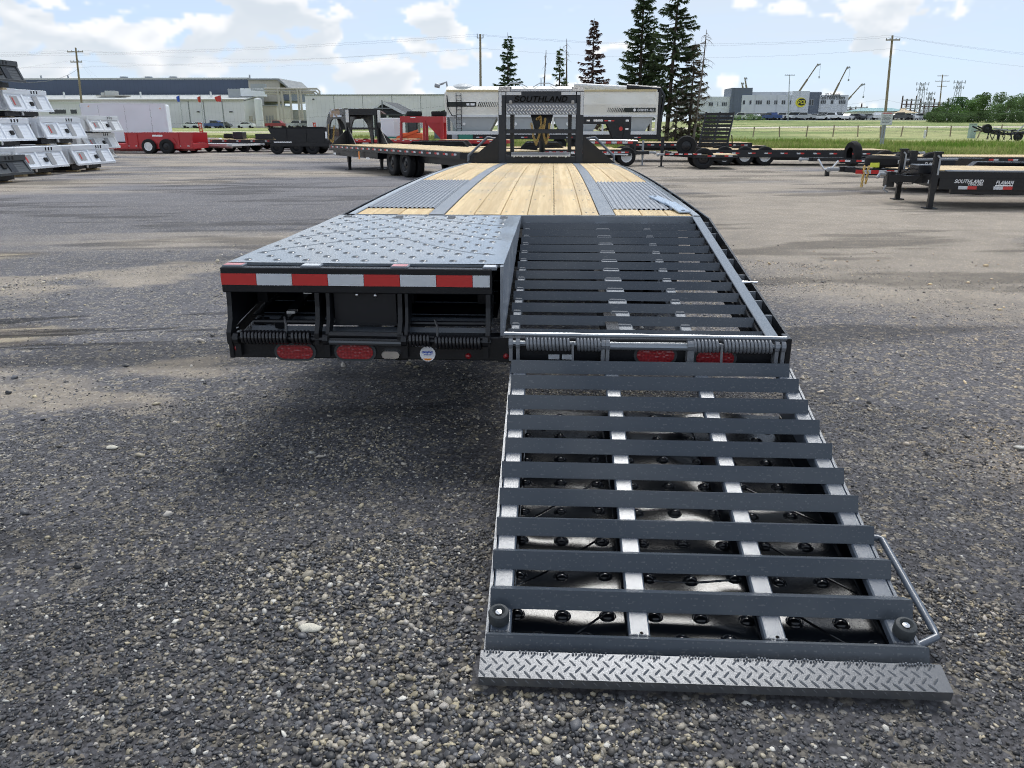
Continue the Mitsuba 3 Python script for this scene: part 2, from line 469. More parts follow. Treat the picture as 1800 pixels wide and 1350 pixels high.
def stones():
    ico = trimesh.creation.icosahedron()
    shapes = {12: (np.array(ico.vertices), np.array(ico.faces)),
              6: (np.array([[1, 0, 0], [-1, 0, 0], [0, 1, 0], [0, -1, 0], [0, 0, 1], [0, 0, -1.0]]), np.array([[0, 2, 4], [2, 1, 4], [1, 3, 4], [3, 0, 4], [2, 0, 5], [1, 2, 5], [3, 1, 5], [0, 3, 5]]))}
    rng = np.random.default_rng(11)

    def scatter(n, d0, d1, s0, s1, lift, kind, light=0.0):
        iv, iff = shapes[kind]
        d = np.sqrt(rng.uniform(d0 * d0, d1 * d1, n))
        a = rng.uniform(-0.72, 0.73, n) - YAW
        x, y = CAM[0] + d * np.sin(a), CAM[1] + d * np.cos(a)
        P3 = np.stack([x, y, x * 0], -1)
        clump = meshkit.fbm(P3 * np.array([1.1, 1.6, 1]) + 3, 3, 4)
        keep = rng.uniform(size=n) < np.clip((clump - 0.24) * 3.2, 0.25, 1)
        keep &= ~((x > 0.0) & (x < 1.34) & (y > -1.668) & (y < -0.85))
        ruts = np.exp(-(((x + 4.7) / 1.5) ** 2 + ((y - 2.6 - 0.18 * x) / 0.75) ** 2))
        lane = np.exp(-((y - 0.9 - 0.42 * (x + 3.0)) / 0.55) ** 2) * np.clip((-0.9 - x) / 1.5, 0, 1)
        keep &= rng.uniform(size=n) > np.maximum(ruts * 0.8, lane * 0.6)
        x, y, P3 = x[keep], y[keep], P3[keep]
        n, m_ = len(x), len(iv)
        tan = np.clip((meshkit.fbm(P3 * np.array([0.8, 1.1, 1]) + 9, 3, 8) - 0.44) * 4.5, 0, 1)
        tan = np.maximum(tan, np.exp(-(((x + 0.35) / 0.55) ** 2 + ((y + 1.35) / 0.5) ** 2)))
        r = s0 * (s1 / s0) ** (rng.uniform(size=n) ** 2.2) * (0.85 + 0.45 * tan)
        sc = r[:, None] * np.stack([rng.uniform(0.75, 1.35, n), rng.uniform(0.7, 1.2, n), rng.uniform(0.4, 0.8, n)], -1)
        jit = 1 + 0.25 * rng.standard_normal((n, m_, 1)).clip(-1.4, 1.4)
        ang = rng.uniform(0, 2 * np.pi, n)
        v = iv[None] * jit * sc[:, None]
        tl = rng.normal(0, 0.3, (n, 1))
        v[..., 2] += v[..., 0] * tl
        c, s = np.cos(ang)[:, None], np.sin(ang)[:, None]
        v = np.stack([v[..., 0] * c - v[..., 1] * s, v[..., 0] * s + v[..., 1] * c, v[..., 2]], -1)
        v += np.stack([x, y, ground_z(x, y) + lift * r], -1)[:, None]
        k = rng.uniform(size=n)
        g = 0.025 + 0.115 * rng.uniform(size=n) ** 1.6
        col = np.stack([g * 0.98, g * 0.99, g * 1.05], -1)
        m = (k > 0.62 - 0.16 * tan) & (k < 0.74)
        col[m] = np.stack([g * 1.7, g * 1.55, g * 1.35], -1)[m]
        m = k > 0.88 - 0.26 * tan - light
        g2 = rng.uniform(0.18, 0.50, n)
        w = rng.uniform(0.55, 0.82, n)
        col[m] = np.stack([g2, g2 * (0.72 + 0.24 * w), g2 * w], -1)[m]
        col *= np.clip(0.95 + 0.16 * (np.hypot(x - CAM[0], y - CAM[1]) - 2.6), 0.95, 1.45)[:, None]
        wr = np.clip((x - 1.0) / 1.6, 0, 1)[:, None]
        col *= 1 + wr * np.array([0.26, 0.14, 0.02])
        m = k > 0.975
        g3 = rng.uniform(0.45, 0.72, n)
        col[m] = np.stack([g3, g3 * 0.95, g3 * 0.84], -1)[m]
        return v.reshape(-1, 3), (iff[None] + m_ * np.arange(n)[:, None, None]).reshape(-1, 3), np.repeat(col, m_, 0)

    parts = [scatter(37000, 1.35, 2.7, 0.0032, 0.0105, 0.25, 12), scatter(64000, 2.4, 4.6, 0.0034, 0.0088, 0.1, 6), scatter(64000, 4.2, 9.5, 0.0042, 0.0105, 0.0, 6),
             scatter(260, 1.4, 6.0, 0.011, 0.019, 0.3, 12, 0.3), scatter(500, 4, 11.0, 0.012, 0.024, 0.3, 12, 0.4)]
    V, F, C, o = [], [], [], 0
    for v, f, c in parts:
        V.append(v)
        F.append(f + o)
        C.append(c)
        o += len(v)
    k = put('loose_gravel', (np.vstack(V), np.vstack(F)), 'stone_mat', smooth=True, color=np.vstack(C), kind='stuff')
    tag(k, 'loose dark and tan pebbles scattered over the gravel yard', 'gravel')
    # the two pale stones that stand out
    for p, r, lab in (((-.52, -1.42), .026, 'largest pale flat stone on the dark gravel left of the ramp foot'), ((-1.9, -.05), .022, 'pale stone lying on the gravel below the left end of the bumper')):
        v = np.array(ico.subdivide().vertices)
        v = v * (1 + .18 * np.random.default_rng(3).standard_normal((len(v), 1)).clip(-1, 1)) * np.array([1.5, .9, .45]) * r + np.array([p[0], p[1], float(ground_z(p[0], p[1])) + .008])
        tag(put('stone', (v, np.array(ico.subdivide().faces)), 'pale_stone', smooth=50), lab, 'stone')


mat('pale_stone', dusty((0.62, 0.58, 0.48), (0.4, 0.36, 0.28), 0.8, 6.0), 0.8)


def grass():
    rng = np.random.default_rng(5)

    def patch(n, x0, x1, depth, h0, h1, off=0.0):
        x = rng.uniform(x0, x1, n)
        y = edge_y(x) + off + depth * rng.uniform(size=n) ** 1.7 + rng.normal(0, 0.25, n)
        z = ground_z(x, y)
        h = rng.uniform(h0, h1, n) * (0.55 + 0.9 * meshkit.fbm(np.stack([x * 0.3, y * 0.3, x * 0], -1), 3, 2))
        a = rng.uniform(0, np.pi, n)
        w = rng.uniform(0.02, 0.05, n) * (1 + 0.012 * y)
        dx, dy = np.cos(a) * w, np.sin(a) * w
        lx, ly = rng.normal(0, 0.25, n) * h, rng.normal(0, 0.25, n) * h
        v = np.stack([np.stack([x - dx, y - dy, z - 0.02], -1), np.stack([x + dx, y + dy, z - 0.02], -1), np.stack([x + lx, y + ly, z + h], -1)], 1)
        t = np.clip((meshkit.fbm(np.stack([x * 0.12, y * 0.2, x * 0], -1), 3, 6) - 0.35) * 2.6 + rng.normal(0, 0.2, n), 0, 1)[:, None]
        col = np.array([0.16, 0.27, 0.045]) * (1 - t) + np.array([0.44, 0.44, 0.17]) * t
        col = col * rng.uniform(0.7, 1.3, (n, 1))
        return v.reshape(-1, 3), np.arange(3 * n).reshape(-1, 3), np.repeat(col, 3, 0)
    parts = [patch(120000, 7, 75, 38, 0.25, 0.6), patch(60000, -48, 9, 40, 0.12, 0.35), patch(50000, 8, 60, 5, 0.15, 0.5)]
    V, F, C, o = [], [], [], 0
    for v, f, c in parts:
        V.append(v)
        F.append(f + o)
        C.append(c)
        o += len(v)
    k = put('grass', (np.vstack(V), np.vstack(F)), 'blade_mat', color=np.vstack(C), kind='stuff')
    tag(k, 'rough green and straw coloured grass growing beyond the gravel yard', 'grass')


# ------------------------------------------------------------------ the main trailer (rear at y = 0, x right, y towards the gooseneck)
def deck_z(y):
    y = np.asarray(y, float)
    return 0.887 + 0.052 * np.clip(1 - ((y - 6.2) / 4.1) ** 2, 0, 1)


def sweep(prof, y0, y1, n, mb=None, dz=0.0, jx=0.0):
    """a closed cross-section (x, z above the deck) carried along the cambered deck"""
    mb = mb or MB()
    pr = np.asarray(prof, float)
    m = len(pr)
    ys = np.linspace(y0, y1, n + 1)
    v = np.stack([np.repeat(pr[None, :, 0], n + 1, 0), np.repeat(ys[:, None], m, 1), pr[None, :, 1] + deck_z(ys)[:, None] + dz], -1)
    i, j = np.meshgrid(np.arange(n), np.arange(m), indexing='ij')
    f = np.stack([i * m + j, i * m + (j + 1) % m, (i + 1) * m + (j + 1) % m, (i + 1) * m + j], -1).reshape(-1, 4)
    mb.add(v.reshape(-1, 3), f[:, ::-1])
    pg = trimesh.creation.triangulate_polygon(sg.Polygon(pr), engine='earcut')
    if len(pg[0]) == m:
        for e, flip in ((0, False), (n, True)):
            vv = np.stack([pg[0][:, 0], np.full(m, ys[e]), pg[0][:, 1] + deck_z(ys[e]) + dz], -1)
            mb.add(vv, pg[1][:, ::-1] if flip else pg[1])
    return mb


def rect(x0, x1, z0, z1, c=0.0):
    if c <= 0:
        return [(x0, z0), (x1, z0), (x1, z1), (x0, z1)]
    return [(x0, z0), (x1, z0), (x1, z1 - c), (x1 - c, z1), (x0 + c, z1), (x0, z1 - c)]


def helix(mb, x0, x1, cy, cz, R, r, pitch, n=10, sides=7):
    turns = max(2, round((x1 - x0) / pitch))
    k = np.arange(turns * n + 1)
    a = 2 * np.pi * k / n
    pts = np.stack([x0 + (x1 - x0) * k / (turns * n), cy + R * np.cos(a), cz + R * np.sin(a)], -1)
    mb.tube(pts, r, sides)


def oval(w, h, n=10):
    a = np.linspace(-np.pi / 2, np.pi / 2, n)
    r = h / 2
    return [(w / 2 - r + r * math.cos(t), r * math.sin(t)) for t in a] + [(-w / 2 + r - r * math.cos(t), -r * math.sin(t)) for t in a]


def lugs(mb, u0, u1, v0, v1, su, sv, L, W, H, M):
    """raised tread lugs, alternately leaning left and right, on the plane z = 0 of M"""
    base = np.array([[-1, 0, 0], [-.6, -.75, 0], [.6, -.75, 0], [1, 0, 0], [.6, .75, 0], [-.6, .75, 0], [-.55, 0, 1], [.55, 0, 1]], float)
    f = np.array([[0, 1, 6], [1, 2, 7], [1, 7, 6], [2, 3, 7], [3, 4, 7], [4, 5, 6], [4, 6, 7], [5, 0, 6]])
    rows = max(1, int(round((v1 - v0) / sv)))
    cols = int((u1 - u0) / su)
    for r in range(rows):
        for c in range(cols):
            u, v = u0 + (c + 0.25 + (r % 2) * 0.5) * su, v0 + (r + 0.5) * sv
            a = math.radians(48 if r % 2 else -48)
            b = base * np.array([L / 2, W / 2, H])
            x, y = b[:, 0] * math.cos(a) - b[:, 1] * math.sin(a), b[:, 0] * math.sin(a) + b[:, 1] * math.cos(a)
            mb.add(np.stack([x + u, y + v, b[:, 2]], -1), f, M)


def dimples(mb, pts, M=None, up=1.0, R=0.03, n=18, height=0.008):
    """punched traction buttons: a raised ring around a hole"""
    holes = MB(mb.M)
    for (u, v) in pts:
        prof = [(R, 0.0), (R * 0.85, height * 0.25), (R * 0.66, height * 0.85), (R * 0.52, height), (R * 0.42, height * 0.75), (R * 0.38, -0.004)]
        mb.lathe([(r, h * up) for r, h in prof], (u, v, 0), (0, 0, 1), n) if M is None else mb.add(*_lathe_m(prof, u, v, n), M)
        holes.add(*_lathe_m([(R * 0.40, 0.0012), (0.0005, 0.0012)], u, v, 12), M)
    return holes


def _lathe_m(prof, u, v, n):
    t = MB()
    t.lathe(prof, (u, v, 0), (0, 0, 1), n)
    return t.arrays()


def wheel(parent, c, axis, R=0.39, W=0.235, rim='far_black', bolts=True):
    """tyre with a rim and hub; axis points outwards"""
    c, axis = np.asarray(c, float), np.asarray(axis, float)
    k = thing_part = put('wheel', MB().lathe([(R * .55, -W * .48), (R * .8, -W * .5), (R * .95, -W * .44), (R, -W * .3), (R * .985, -W * .1), (R, -W * .08), (R, W * .08), (R * .985, W * .1), (R, W * .3), (R * .95, W * .44), (R * .8, W * .5), (R * .62, W * .47), (R * .56, W * .42)], c, axis, 28), 'rubber', parent, smooth=30)
    mb = MB().lathe([(R * .60, W * .46), (R * .56, W * .44), (R * .52, W * .30), (R * .47, W * .2), (R * .33, W * .26), (R * .30, W * .26), (R * .2, W * .28), (R * .17, W * .40), (.001, W * .42)], c, axis, 24)
    if bolts:
        z = axis / np.linalg.norm(axis)
        x = np.cross(z, [0, 0, 1.0])
        x /= np.linalg.norm(x)
        y = np.cross(z, x)
        for i in range(8):
            a = i * math.pi / 4
            mb.ball(c + z * W * .3 + (x * math.cos(a) + y * math.sin(a)) * R * .26, R * .028, 0)
            if rim != 'far_black':
                mb.ball(c + z * W * .2 + (x * math.cos(a) + y * math.sin(a)) * R * .42, R * .055, 0)
    put('rim', mb, rim, k, smooth=30)
    return k


def chain(mb, pts, r=0.013, link=0.07):
    p = np.asarray(pts, float)
    seg = np.linalg.norm(np.diff(p, axis=0), axis=1)
    s = np.concatenate([[0], np.cumsum(seg)])
    n = max(2, int(s[-1] / (link * 0.72)))
    for i in range(n):
        c = np.array([np.interp((i + 0.5) * s[-1] / n, s, p[:, k]) for k in range(3)])
        d = np.array([np.interp(min(s[-1], (i + 0.9) * s[-1] / n), s, p[:, k]) for k in range(3)]) - c
        d /= np.linalg.norm(d) + 1e-9
        a = np.cross(d, [0.7, 0.7, 0.1])
        a /= np.linalg.norm(a)
        if i % 2:
            a = np.cross(d, a)
        t = np.linspace(0, 2 * np.pi, 11)[:-1]
        ring = c + np.outer(np.cos(t) * link / 2, d) + np.outer(np.sin(t) * link * 0.3, a)
        mb.tube(np.vstack([ring, ring[:1]]), r, 5, caps=False)


FT = thing('gooseneck_trailer', 'large black flatdeck trailer with bright wood deck and lowered slatted ramp in the foreground', 'trailer')


def main_frame():
    mb = MB()
    for s in (-1, 1):
        for z0, z1, w in ((0.46, 0.475, .08), (0.475, 0.79, .012), (0.79, 0.805, .08)):
            mb.box(s * .5 - w, s * .5 + w, 2.2, 10.3, z0, z1)
        mb.bar((s * .5, 2.3, .62), (s * .5, .1, .50), .06, .16)
        mb.bar((s * 1.205, 2.15, .80), (s * 1.205, .06, .515), .07, .10, b=.004)
    for y in np.arange(2.4, 10.3, 0.4):
        mb.box(-1.2, 1.2, y, y + .05, .76, .83)
    put('frame', mb, 'black_paint', FT)
    # deck edge flange, rub rail, stake pockets on both sides
    for s in (-1, 1):
        x0, x1 = sorted((s * 1.186, s * 1.236))
        put('side_rail', sweep(rect(x0, x1, -.13, .004, .004), 2.13, 10.40, 40), 'plate_paint', FT)
        x0, x1 = sorted((s * 1.283, s * 1.295))
        rr = sweep(rect(x0, x1, -.095, -.006, .003), 2.10, 10.36, 40)
        v0 = np.array([(x0, 2.10, deck_z(2.1) - .095), (x1, 2.10, deck_z(2.1) - .095), (x1, 2.10, deck_z(2.1) - .006), (x0, 2.10, deck_z(2.1) - .006)])
        lo = v0 * [1, 0, 1] + [0, .03, -.312]
        rr.add(np.vstack([v0, lo]), BOXF)
        put('rub_rail', rr, 'black_paint', FT)
        for y in np.arange(2.55, 10.2, 0.62):
            z = float(deck_z(y))
            p = MB()
            xa, xb = sorted((s * 1.236, s * 1.283))
            p.prism([(y, z - .095), (y + .087, z - .095), (y + .087, z - .012), (y + .075, z - .012), (y + .075, z - .083), (y + .012, z - .083), (y + .012, z - .012), (y, z - .012)], 'x', xa, xb)
            if abs(y - 5) < 9:
                put('stake_pocket', p, 'black_paint', FT)
    # axles with dual wheels
    for y in (3.25, 4.15):
        ax = MB()
        ax.tube([(-1.1, y, .40), (1.1, y, .40)], .065, 10)
        put('axle', ax, 'black_paint', FT, smooth=30)
        for s in (-1, 1):
            for x in (.86, 1.12):
                wheel(FT, (s * x, y, .395), (s, 0, 0), bolts=False)
    for s in (-1, 1):
        put('landing_leg', MB().box(s * .62 - .06, s * .62 + .06, 9.6, 9.72, .03, .86, .006).box(s * .62 - .13, s * .62 + .13, 9.53, 9.79, .0, .03), 'black_paint', FT)


def main_deck():
    dk = f'{FT}__deck'
    put('deck', sweep(rect(-1.185, 1.185, -.075, -.048), 2.15, 10.3, 24), 'far_black', FT)
    cen = [-.553, -.345, -.157, .033, .222, .418, .538]
    rng = np.random.default_rng(3)
    for a, b in zip(cen[:-1], cen[1:]):
        d = rng.uniform(-.0015, .0015)
        put('plank', sweep(rect(a + .002, b - .002, -.045, .0 + d, .003), 2.15 + rng.uniform(0, .006), 10.34, 32), 'deck_wood', dk)
    for (xs, y0, y1) in (([-1.183, -1.07, -.879, -.668], 2.15, 2.487), ([-1.183, -1.07, -.879, -.668], 5.064, 10.34), ([.654, .841, 1.02, 1.183], 2.15, 2.457), ([.654, .841, 1.02, 1.183], 4.864, 10.34)):
        for a, b in zip(xs[:-1], xs[1:]):
            d = rng.uniform(-.0015, .0015)
            put('plank', sweep(rect(a + .003, b - .003, -.045, d, .004), y0 + rng.uniform(0, .005), y1, 24 if y1 > 6 else 4), 'deck_wood', dk)
    for a, b in ((-.664, -.557), (.542, .650)):
        put('steel_strip', sweep(rect(a, b, -.045, .003, .002), 2.145, 10.34, 32), 'strip_paint', dk)
    for (a, b, y0, y1) in ((-1.183, -.668, 2.49, 3.70), (-1.183, -.668, 3.708, 5.06), (.654, 1.183, 2.46, 4.86)):
        pr = [(a, -.03)]
        n = int((b - a) / .034)
        pr2 = []
        for i in range(n):
            x = a + (i + .5) * (b - a) / n
            pr2 += [(x - .011, .002), (x - .006, .010), (x + .006, .010), (x + .011, .002)]
        pr2 = [(a, .002)] + pr2 + [(b, .002)]
        poly = pr2[::-1] + [(a, -.03), (b, -.03)]
        put('tread_plate', sweep(poly, y0, y1, 14), 'tread_steel', dk)
    # screw heads, too small to pick apart
    sc = MB()
    for y in np.arange(2.3, 10.2, .8):
        for a, b in zip(cen[:-1], cen[1:]):
            for x in (a + .035, b - .035):
                sc.lathe([(.0085, 0.0), (.0085, .0018), (.0005, .0022)], (x, y + .012 * math.sin(37 * x), float(deck_z(y)) + .001), (0, 0, 1), 8)
    put('screw_heads', sc, 'alu_dark', dk, kind='stuff')
    # rear deck edge
    put('rear_edge', MB().box(-1.19, 1.19, 2.118, 2.142, .80, .888, .003), 'strip_paint', dk)
    # the two loose hinge straps at the right rear
    for (p, q, z) in (((1.045, 3.25, .017), (1.115, 2.62, .017), 0), ((1.10, 2.68, .030), (1.145, 2.24, .012), 0)):
        p, q = np.array(p), np.array(q)
        p[2] += deck_z(p[1])
        q[2] += deck_z(q[1])
        m = MB().bar(p, q, .085, .012, b=.003)
        k = put('strap', m, 'strap_blue', dk, label='loose flat steel strap lying on the deck edge')
        e = q if q[1] < 2.4 else p
        put('bolt_hole', MB().lathe([(.016, .0), (.0005, .0)], e + (p - q) / np.linalg.norm(p - q) * (.05 if q[1] < 2.4 else -.05) + np.array([0, 0, .0075]), (0, 0, 1), 12), 'dark_hole', dk)


def dovetail_z(y):
    return 0.575 + (0.88 - 0.575) * y / 2.15


def angle_slat(x0, x1, a, hh, ab, hb, th=.006):
    """a bent angle bar, ridge up at y = 0, z = 0; the steep face looks towards -y"""
    return [(0, 0), (-a, -hh), (-a + th * .8, -hh - th * .2), (0.001, -th * 1.5), (ab - th * .3, -hb - th), (ab, -hb)]


def main_dovetail():
    dt = f'{FT}__dovetail'
    ang = math.atan2(.305, 2.15)
    mb = MB()
    for x0, x1 in ((.02, .06), (.505, .60), (.825, .875), (-1.2, -1.15), (-.72, -.64), (-.25, -.2)):
        c = (x0 + x1) / 2
        mb.bar((c, .08, dovetail_z(.08) - .069), (c, 2.13, dovetail_z(2.13) - .069), x1 - x0, .07, b=.004)
    put('dovetail', mb, 'strip_paint', FT)
    pr = angle_slat(0, 0, .03, .038, .045, .032)
    for k in range(12):
        y = .086 + .1712 * k
        for (x0, x1) in ((.012, 1.178), (-1.2, -.07)):
            M = frame((0, y, dovetail_z(y)), (1, 0, 0), (0, math.cos(ang), math.sin(ang)), (0, -math.sin(ang), math.cos(ang)))
            put('slat', MB().prism(pr, 'x', x0, x1, M), 'slat_paint', dt)
    # welds between slats and rails, seen as pale tabs
    w = MB()
    for k in range(12):
        y = .086 + .1712 * k
        for x, h in ((.04, .018), (.552, .042), (.85, .022)):
            w.bar((x - h, y - .034, dovetail_z(y) - .036), (x + h, y - .034, dovetail_z(y) - .036), .016, .010, b=.003)
    put('weld_beads', w, 'weld', dt, kind='stuff')
    # flat side bar, outer rub bar and its ties
    put('side_bar', MB().bar((1.207, .0, dovetail_z(0.0) - .002), (1.207, 2.14, dovetail_z(2.14) + .004), .056, .012, b=.003), 'plate_paint', dt)
    for y in (.32, .52, .66, .93, 1.22, 1.42, 1.78, 1.93, 2.05):
        put('tie', MB().box(1.236, 1.282, y, y + .014, dovetail_z(y) - .09, dovetail_z(y) - .012), 'strip_paint', dt)
    put('latch_pin', MB().tube([(1.22, .80, dovetail_z(.8) - .01), (1.318, .80, dovetail_z(.8) - .01)], .008, 8), 'chrome', dt, smooth=30)
    put('side_plate', MB().prism([(0.02, .46), (2.1, .72), (2.1, .80), (0.02, .52)], 'x', 1.155, 1.165), 'black_paint', dt)


def plate_mesh(x0, x1, y0, y1, zfun, nx, ny):
    xs, ys = np.linspace(x0, x1, nx + 1), np.linspace(y0, y1, ny + 1)
    X, Y = np.meshgrid(xs, ys, indexing='ij')
    V = np.stack([X, Y, zfun(X, Y)], -1).reshape(-1, 3)
    i = np.arange((nx + 1) * (ny + 1)).reshape(nx + 1, ny + 1)
    return V, np.stack([i[:-1, :-1], i[1:, :-1], i[1:, 1:], i[:-1, 1:]], -1).reshape(-1, 4)


def folded_ramp():
    rp = f'{FT}__folded_ramp'
    # side plates and rails (the wedge of the ramp lying on the dovetail)
    mb = MB()
    mb.prism([(.03, .535), (2.10, .85), (2.12, .872), (2.12, .884), (.03, .884)], 'x', -.022, -.008)
    put('folded_ramp', mb, 'side_gray', FT, label='ramp folded up flush with the deck, dimpled plate on top')
    put('side_plate', MB().prism([(.05, .60), (2.08, .865), (2.10, .884), (.05, .884)], 'x', -1.272, -1.260), 'black_paint', rp)
    rng = np.random.default_rng(2)

    def wav(X, Y):
        return 0.8862 + .0012 * np.sin(X * 5.1 + 1) * np.sin(Y * 4.0) + .0009 * np.sin(Y * 9.5 + X * 3)
    mb = MB()
    v, f = plate_mesh(-1.283, -.008, .085, 2.112, wav, 44, 60)
    mb.add(v, f)
    mb.box(-1.283, -.020, .085, .087, .872, .884)
    pts = []
    ny = 19
    for j in range(ny):
        for i in range(9):
            x, y = -1.215 + i * .138 + (.069 if j % 2 else 0), .16 + j * .106
            if x < -.06:
                pts.append((x, y))
    hs = []
    holes = MB()
    for (x, y) in pts:
        z = float(wav(x, y)) + .0002
        R = .0205
        mb.lathe([(R, -.0003), (R * .95, .0016), (R * .84, .0030), (R * .76, .0026), (R * .70, .001)], (x, y, z), (0, 0, 1), 18)
        holes.lathe([(R * .72, .0012), (.0005, .0012)], (x, y, z), (0, 0, 1), 12)
    put('dimpled_plate', mb, 'plate_paint', rp, smooth=28)
    put('plate_holes', holes, 'hole_gray', rp, kind='stuff')
    # faint pressed creases across the plate
    cr = MB()
    for (a, b) in (((-1.24, .35), (-.66, .95)), ((-.66, .95), (-.07, .35)), ((-1.24, .9), (-.66, 1.45)), ((-.66, 1.45), (-.07, .9)), ((-1.2, 1.55), (-.66, 1.95)), ((-.66, 1.95), (-.07, 1.5))):
        t = np.linspace(0, 1, 13)
        x = a[0] + (b[0] - a[0]) * t
        y = a[1] + (b[1] - a[1]) * np.sin(t * np.pi / 2) if a[0] < -1 else b[1] + (a[1] - b[1]) * (1 - t) ** 1 * np.cos((t) * np.pi / 2) ** .5
        cr.tube(np.stack([x, y, wav(x, y) - .0008], -1), .0028, 5)
    put('crease', cr, 'plate_paint', rp, smooth=40)
    # header with its reflective tape, and the slot tabs
    put('header', MB().box(-1.288, -.058, .0, .05, .762, .876, .004), 'black_paint', rp)
    w = .1635
    x = -1.286
    i = 0
    while x < -.07:
        x1 = min(x + w - .002, -.066)
        put('tape', MB().box(x, x1, -.0035, .0005, .797, .849), ('tape_red', 'tape_white')[i % 2], rp, label=('red', 'silver white')[i % 2] + ' reflective tape square')
        x += w
        i += 1
    for i, (a, b) in enumerate(((-1.285, -1.19), (-.925, -.835), (-.515, -.435), (-.10, -.036))):
        t = put('tab', MB().box(a, b, .018, .10, .868, .8835, .003), 'strip_paint', rp)
        put('tape', MB().box(a + .006, b - .006, .022, .075, .8836, .8846), 'tape_pink' if i % 2 == 0 else 'tape_white', rp)
    put('licence_panel', MB().box(-.790, -.500, .045, .052, .612, .760, .002).box(-.80, -.49, .04, .055, .605, .614), 'far_black', rp)
    put('bolt', MB().ball((-.672, .012, .754), .0085).ball((-.588, .012, .752), .0085), 'chrome', rp, smooth=True, kind='stuff')
    # hanging brackets below the header
    for x, w, d in ((-1.262, .022, .30), (-.855, .02, .10), (-.805, .016, .06), (-.475, .02, .12), (-.445, .014, .05), (-.075, .02, .2)):
        pr = [(.05, .762), (.05 + d, .74), (.06 + d * .8, .66), (.03, .60), (-.01, .545), (-.045, .53), (-.045, .585), (-.01, .64), (.0, .70), (.004, .762)]
        put('bracket', MB().prism(pr, 'x', x - w / 2, x + w / 2), 'black_paint', rp)
    # ramp slats seen from below and the hanging ladder legs inside the cavity
    for k in range(4):
        put('inner_rail', MB().bar((-1.2 + .36 * k, .25, .69), (-1.2 + .36 * k, 2.0, .87), .05, .05), 'black_paint', rp)
    put('inner_plate', MB().add(np.array([(-1.25, .24, .60), (-.05, .24, .60), (-.05, 2.1, .855), (-1.25, 2.1, .855), (-1.25, .24, .606), (-.05, .24, .606), (-.05, 2.1, .861), (-1.25, 2.1, .861)]), BOXF), 'gloss_black', rp)
    put('inner_slats', MB().box(-1.22, -.09, .5, .51, .70, .75).box(-1.22, -.09, .75, .76, .72, .77).box(-1.22, -.09, 1.0, 1.01, .74, .79), 'black_paint', rp, kind='stuff')
    lg = MB()
    lg.bar((-1.06, .06, .59), (-.98, .75, .78), .045, .02)
    put('support_leg', lg, 'black_paint', rp)
    for (x, y, z) in ((-1.035, .16, .628), (-1.01, .36, .683), (-.995, .56, .735)):
        put('leg_tab', MB().box(x - .02, x + .02, y, y + .05, z, z + .012), 'alu_bright', rp)
    for q0, q1 in ((-1.19, -.82), (-.47, -.09)):
        put('cross_tube', MB().tube([(q0, .09, .605), (q1, .09, .606)], .012, 8), 'black_paint', rp, smooth=30)


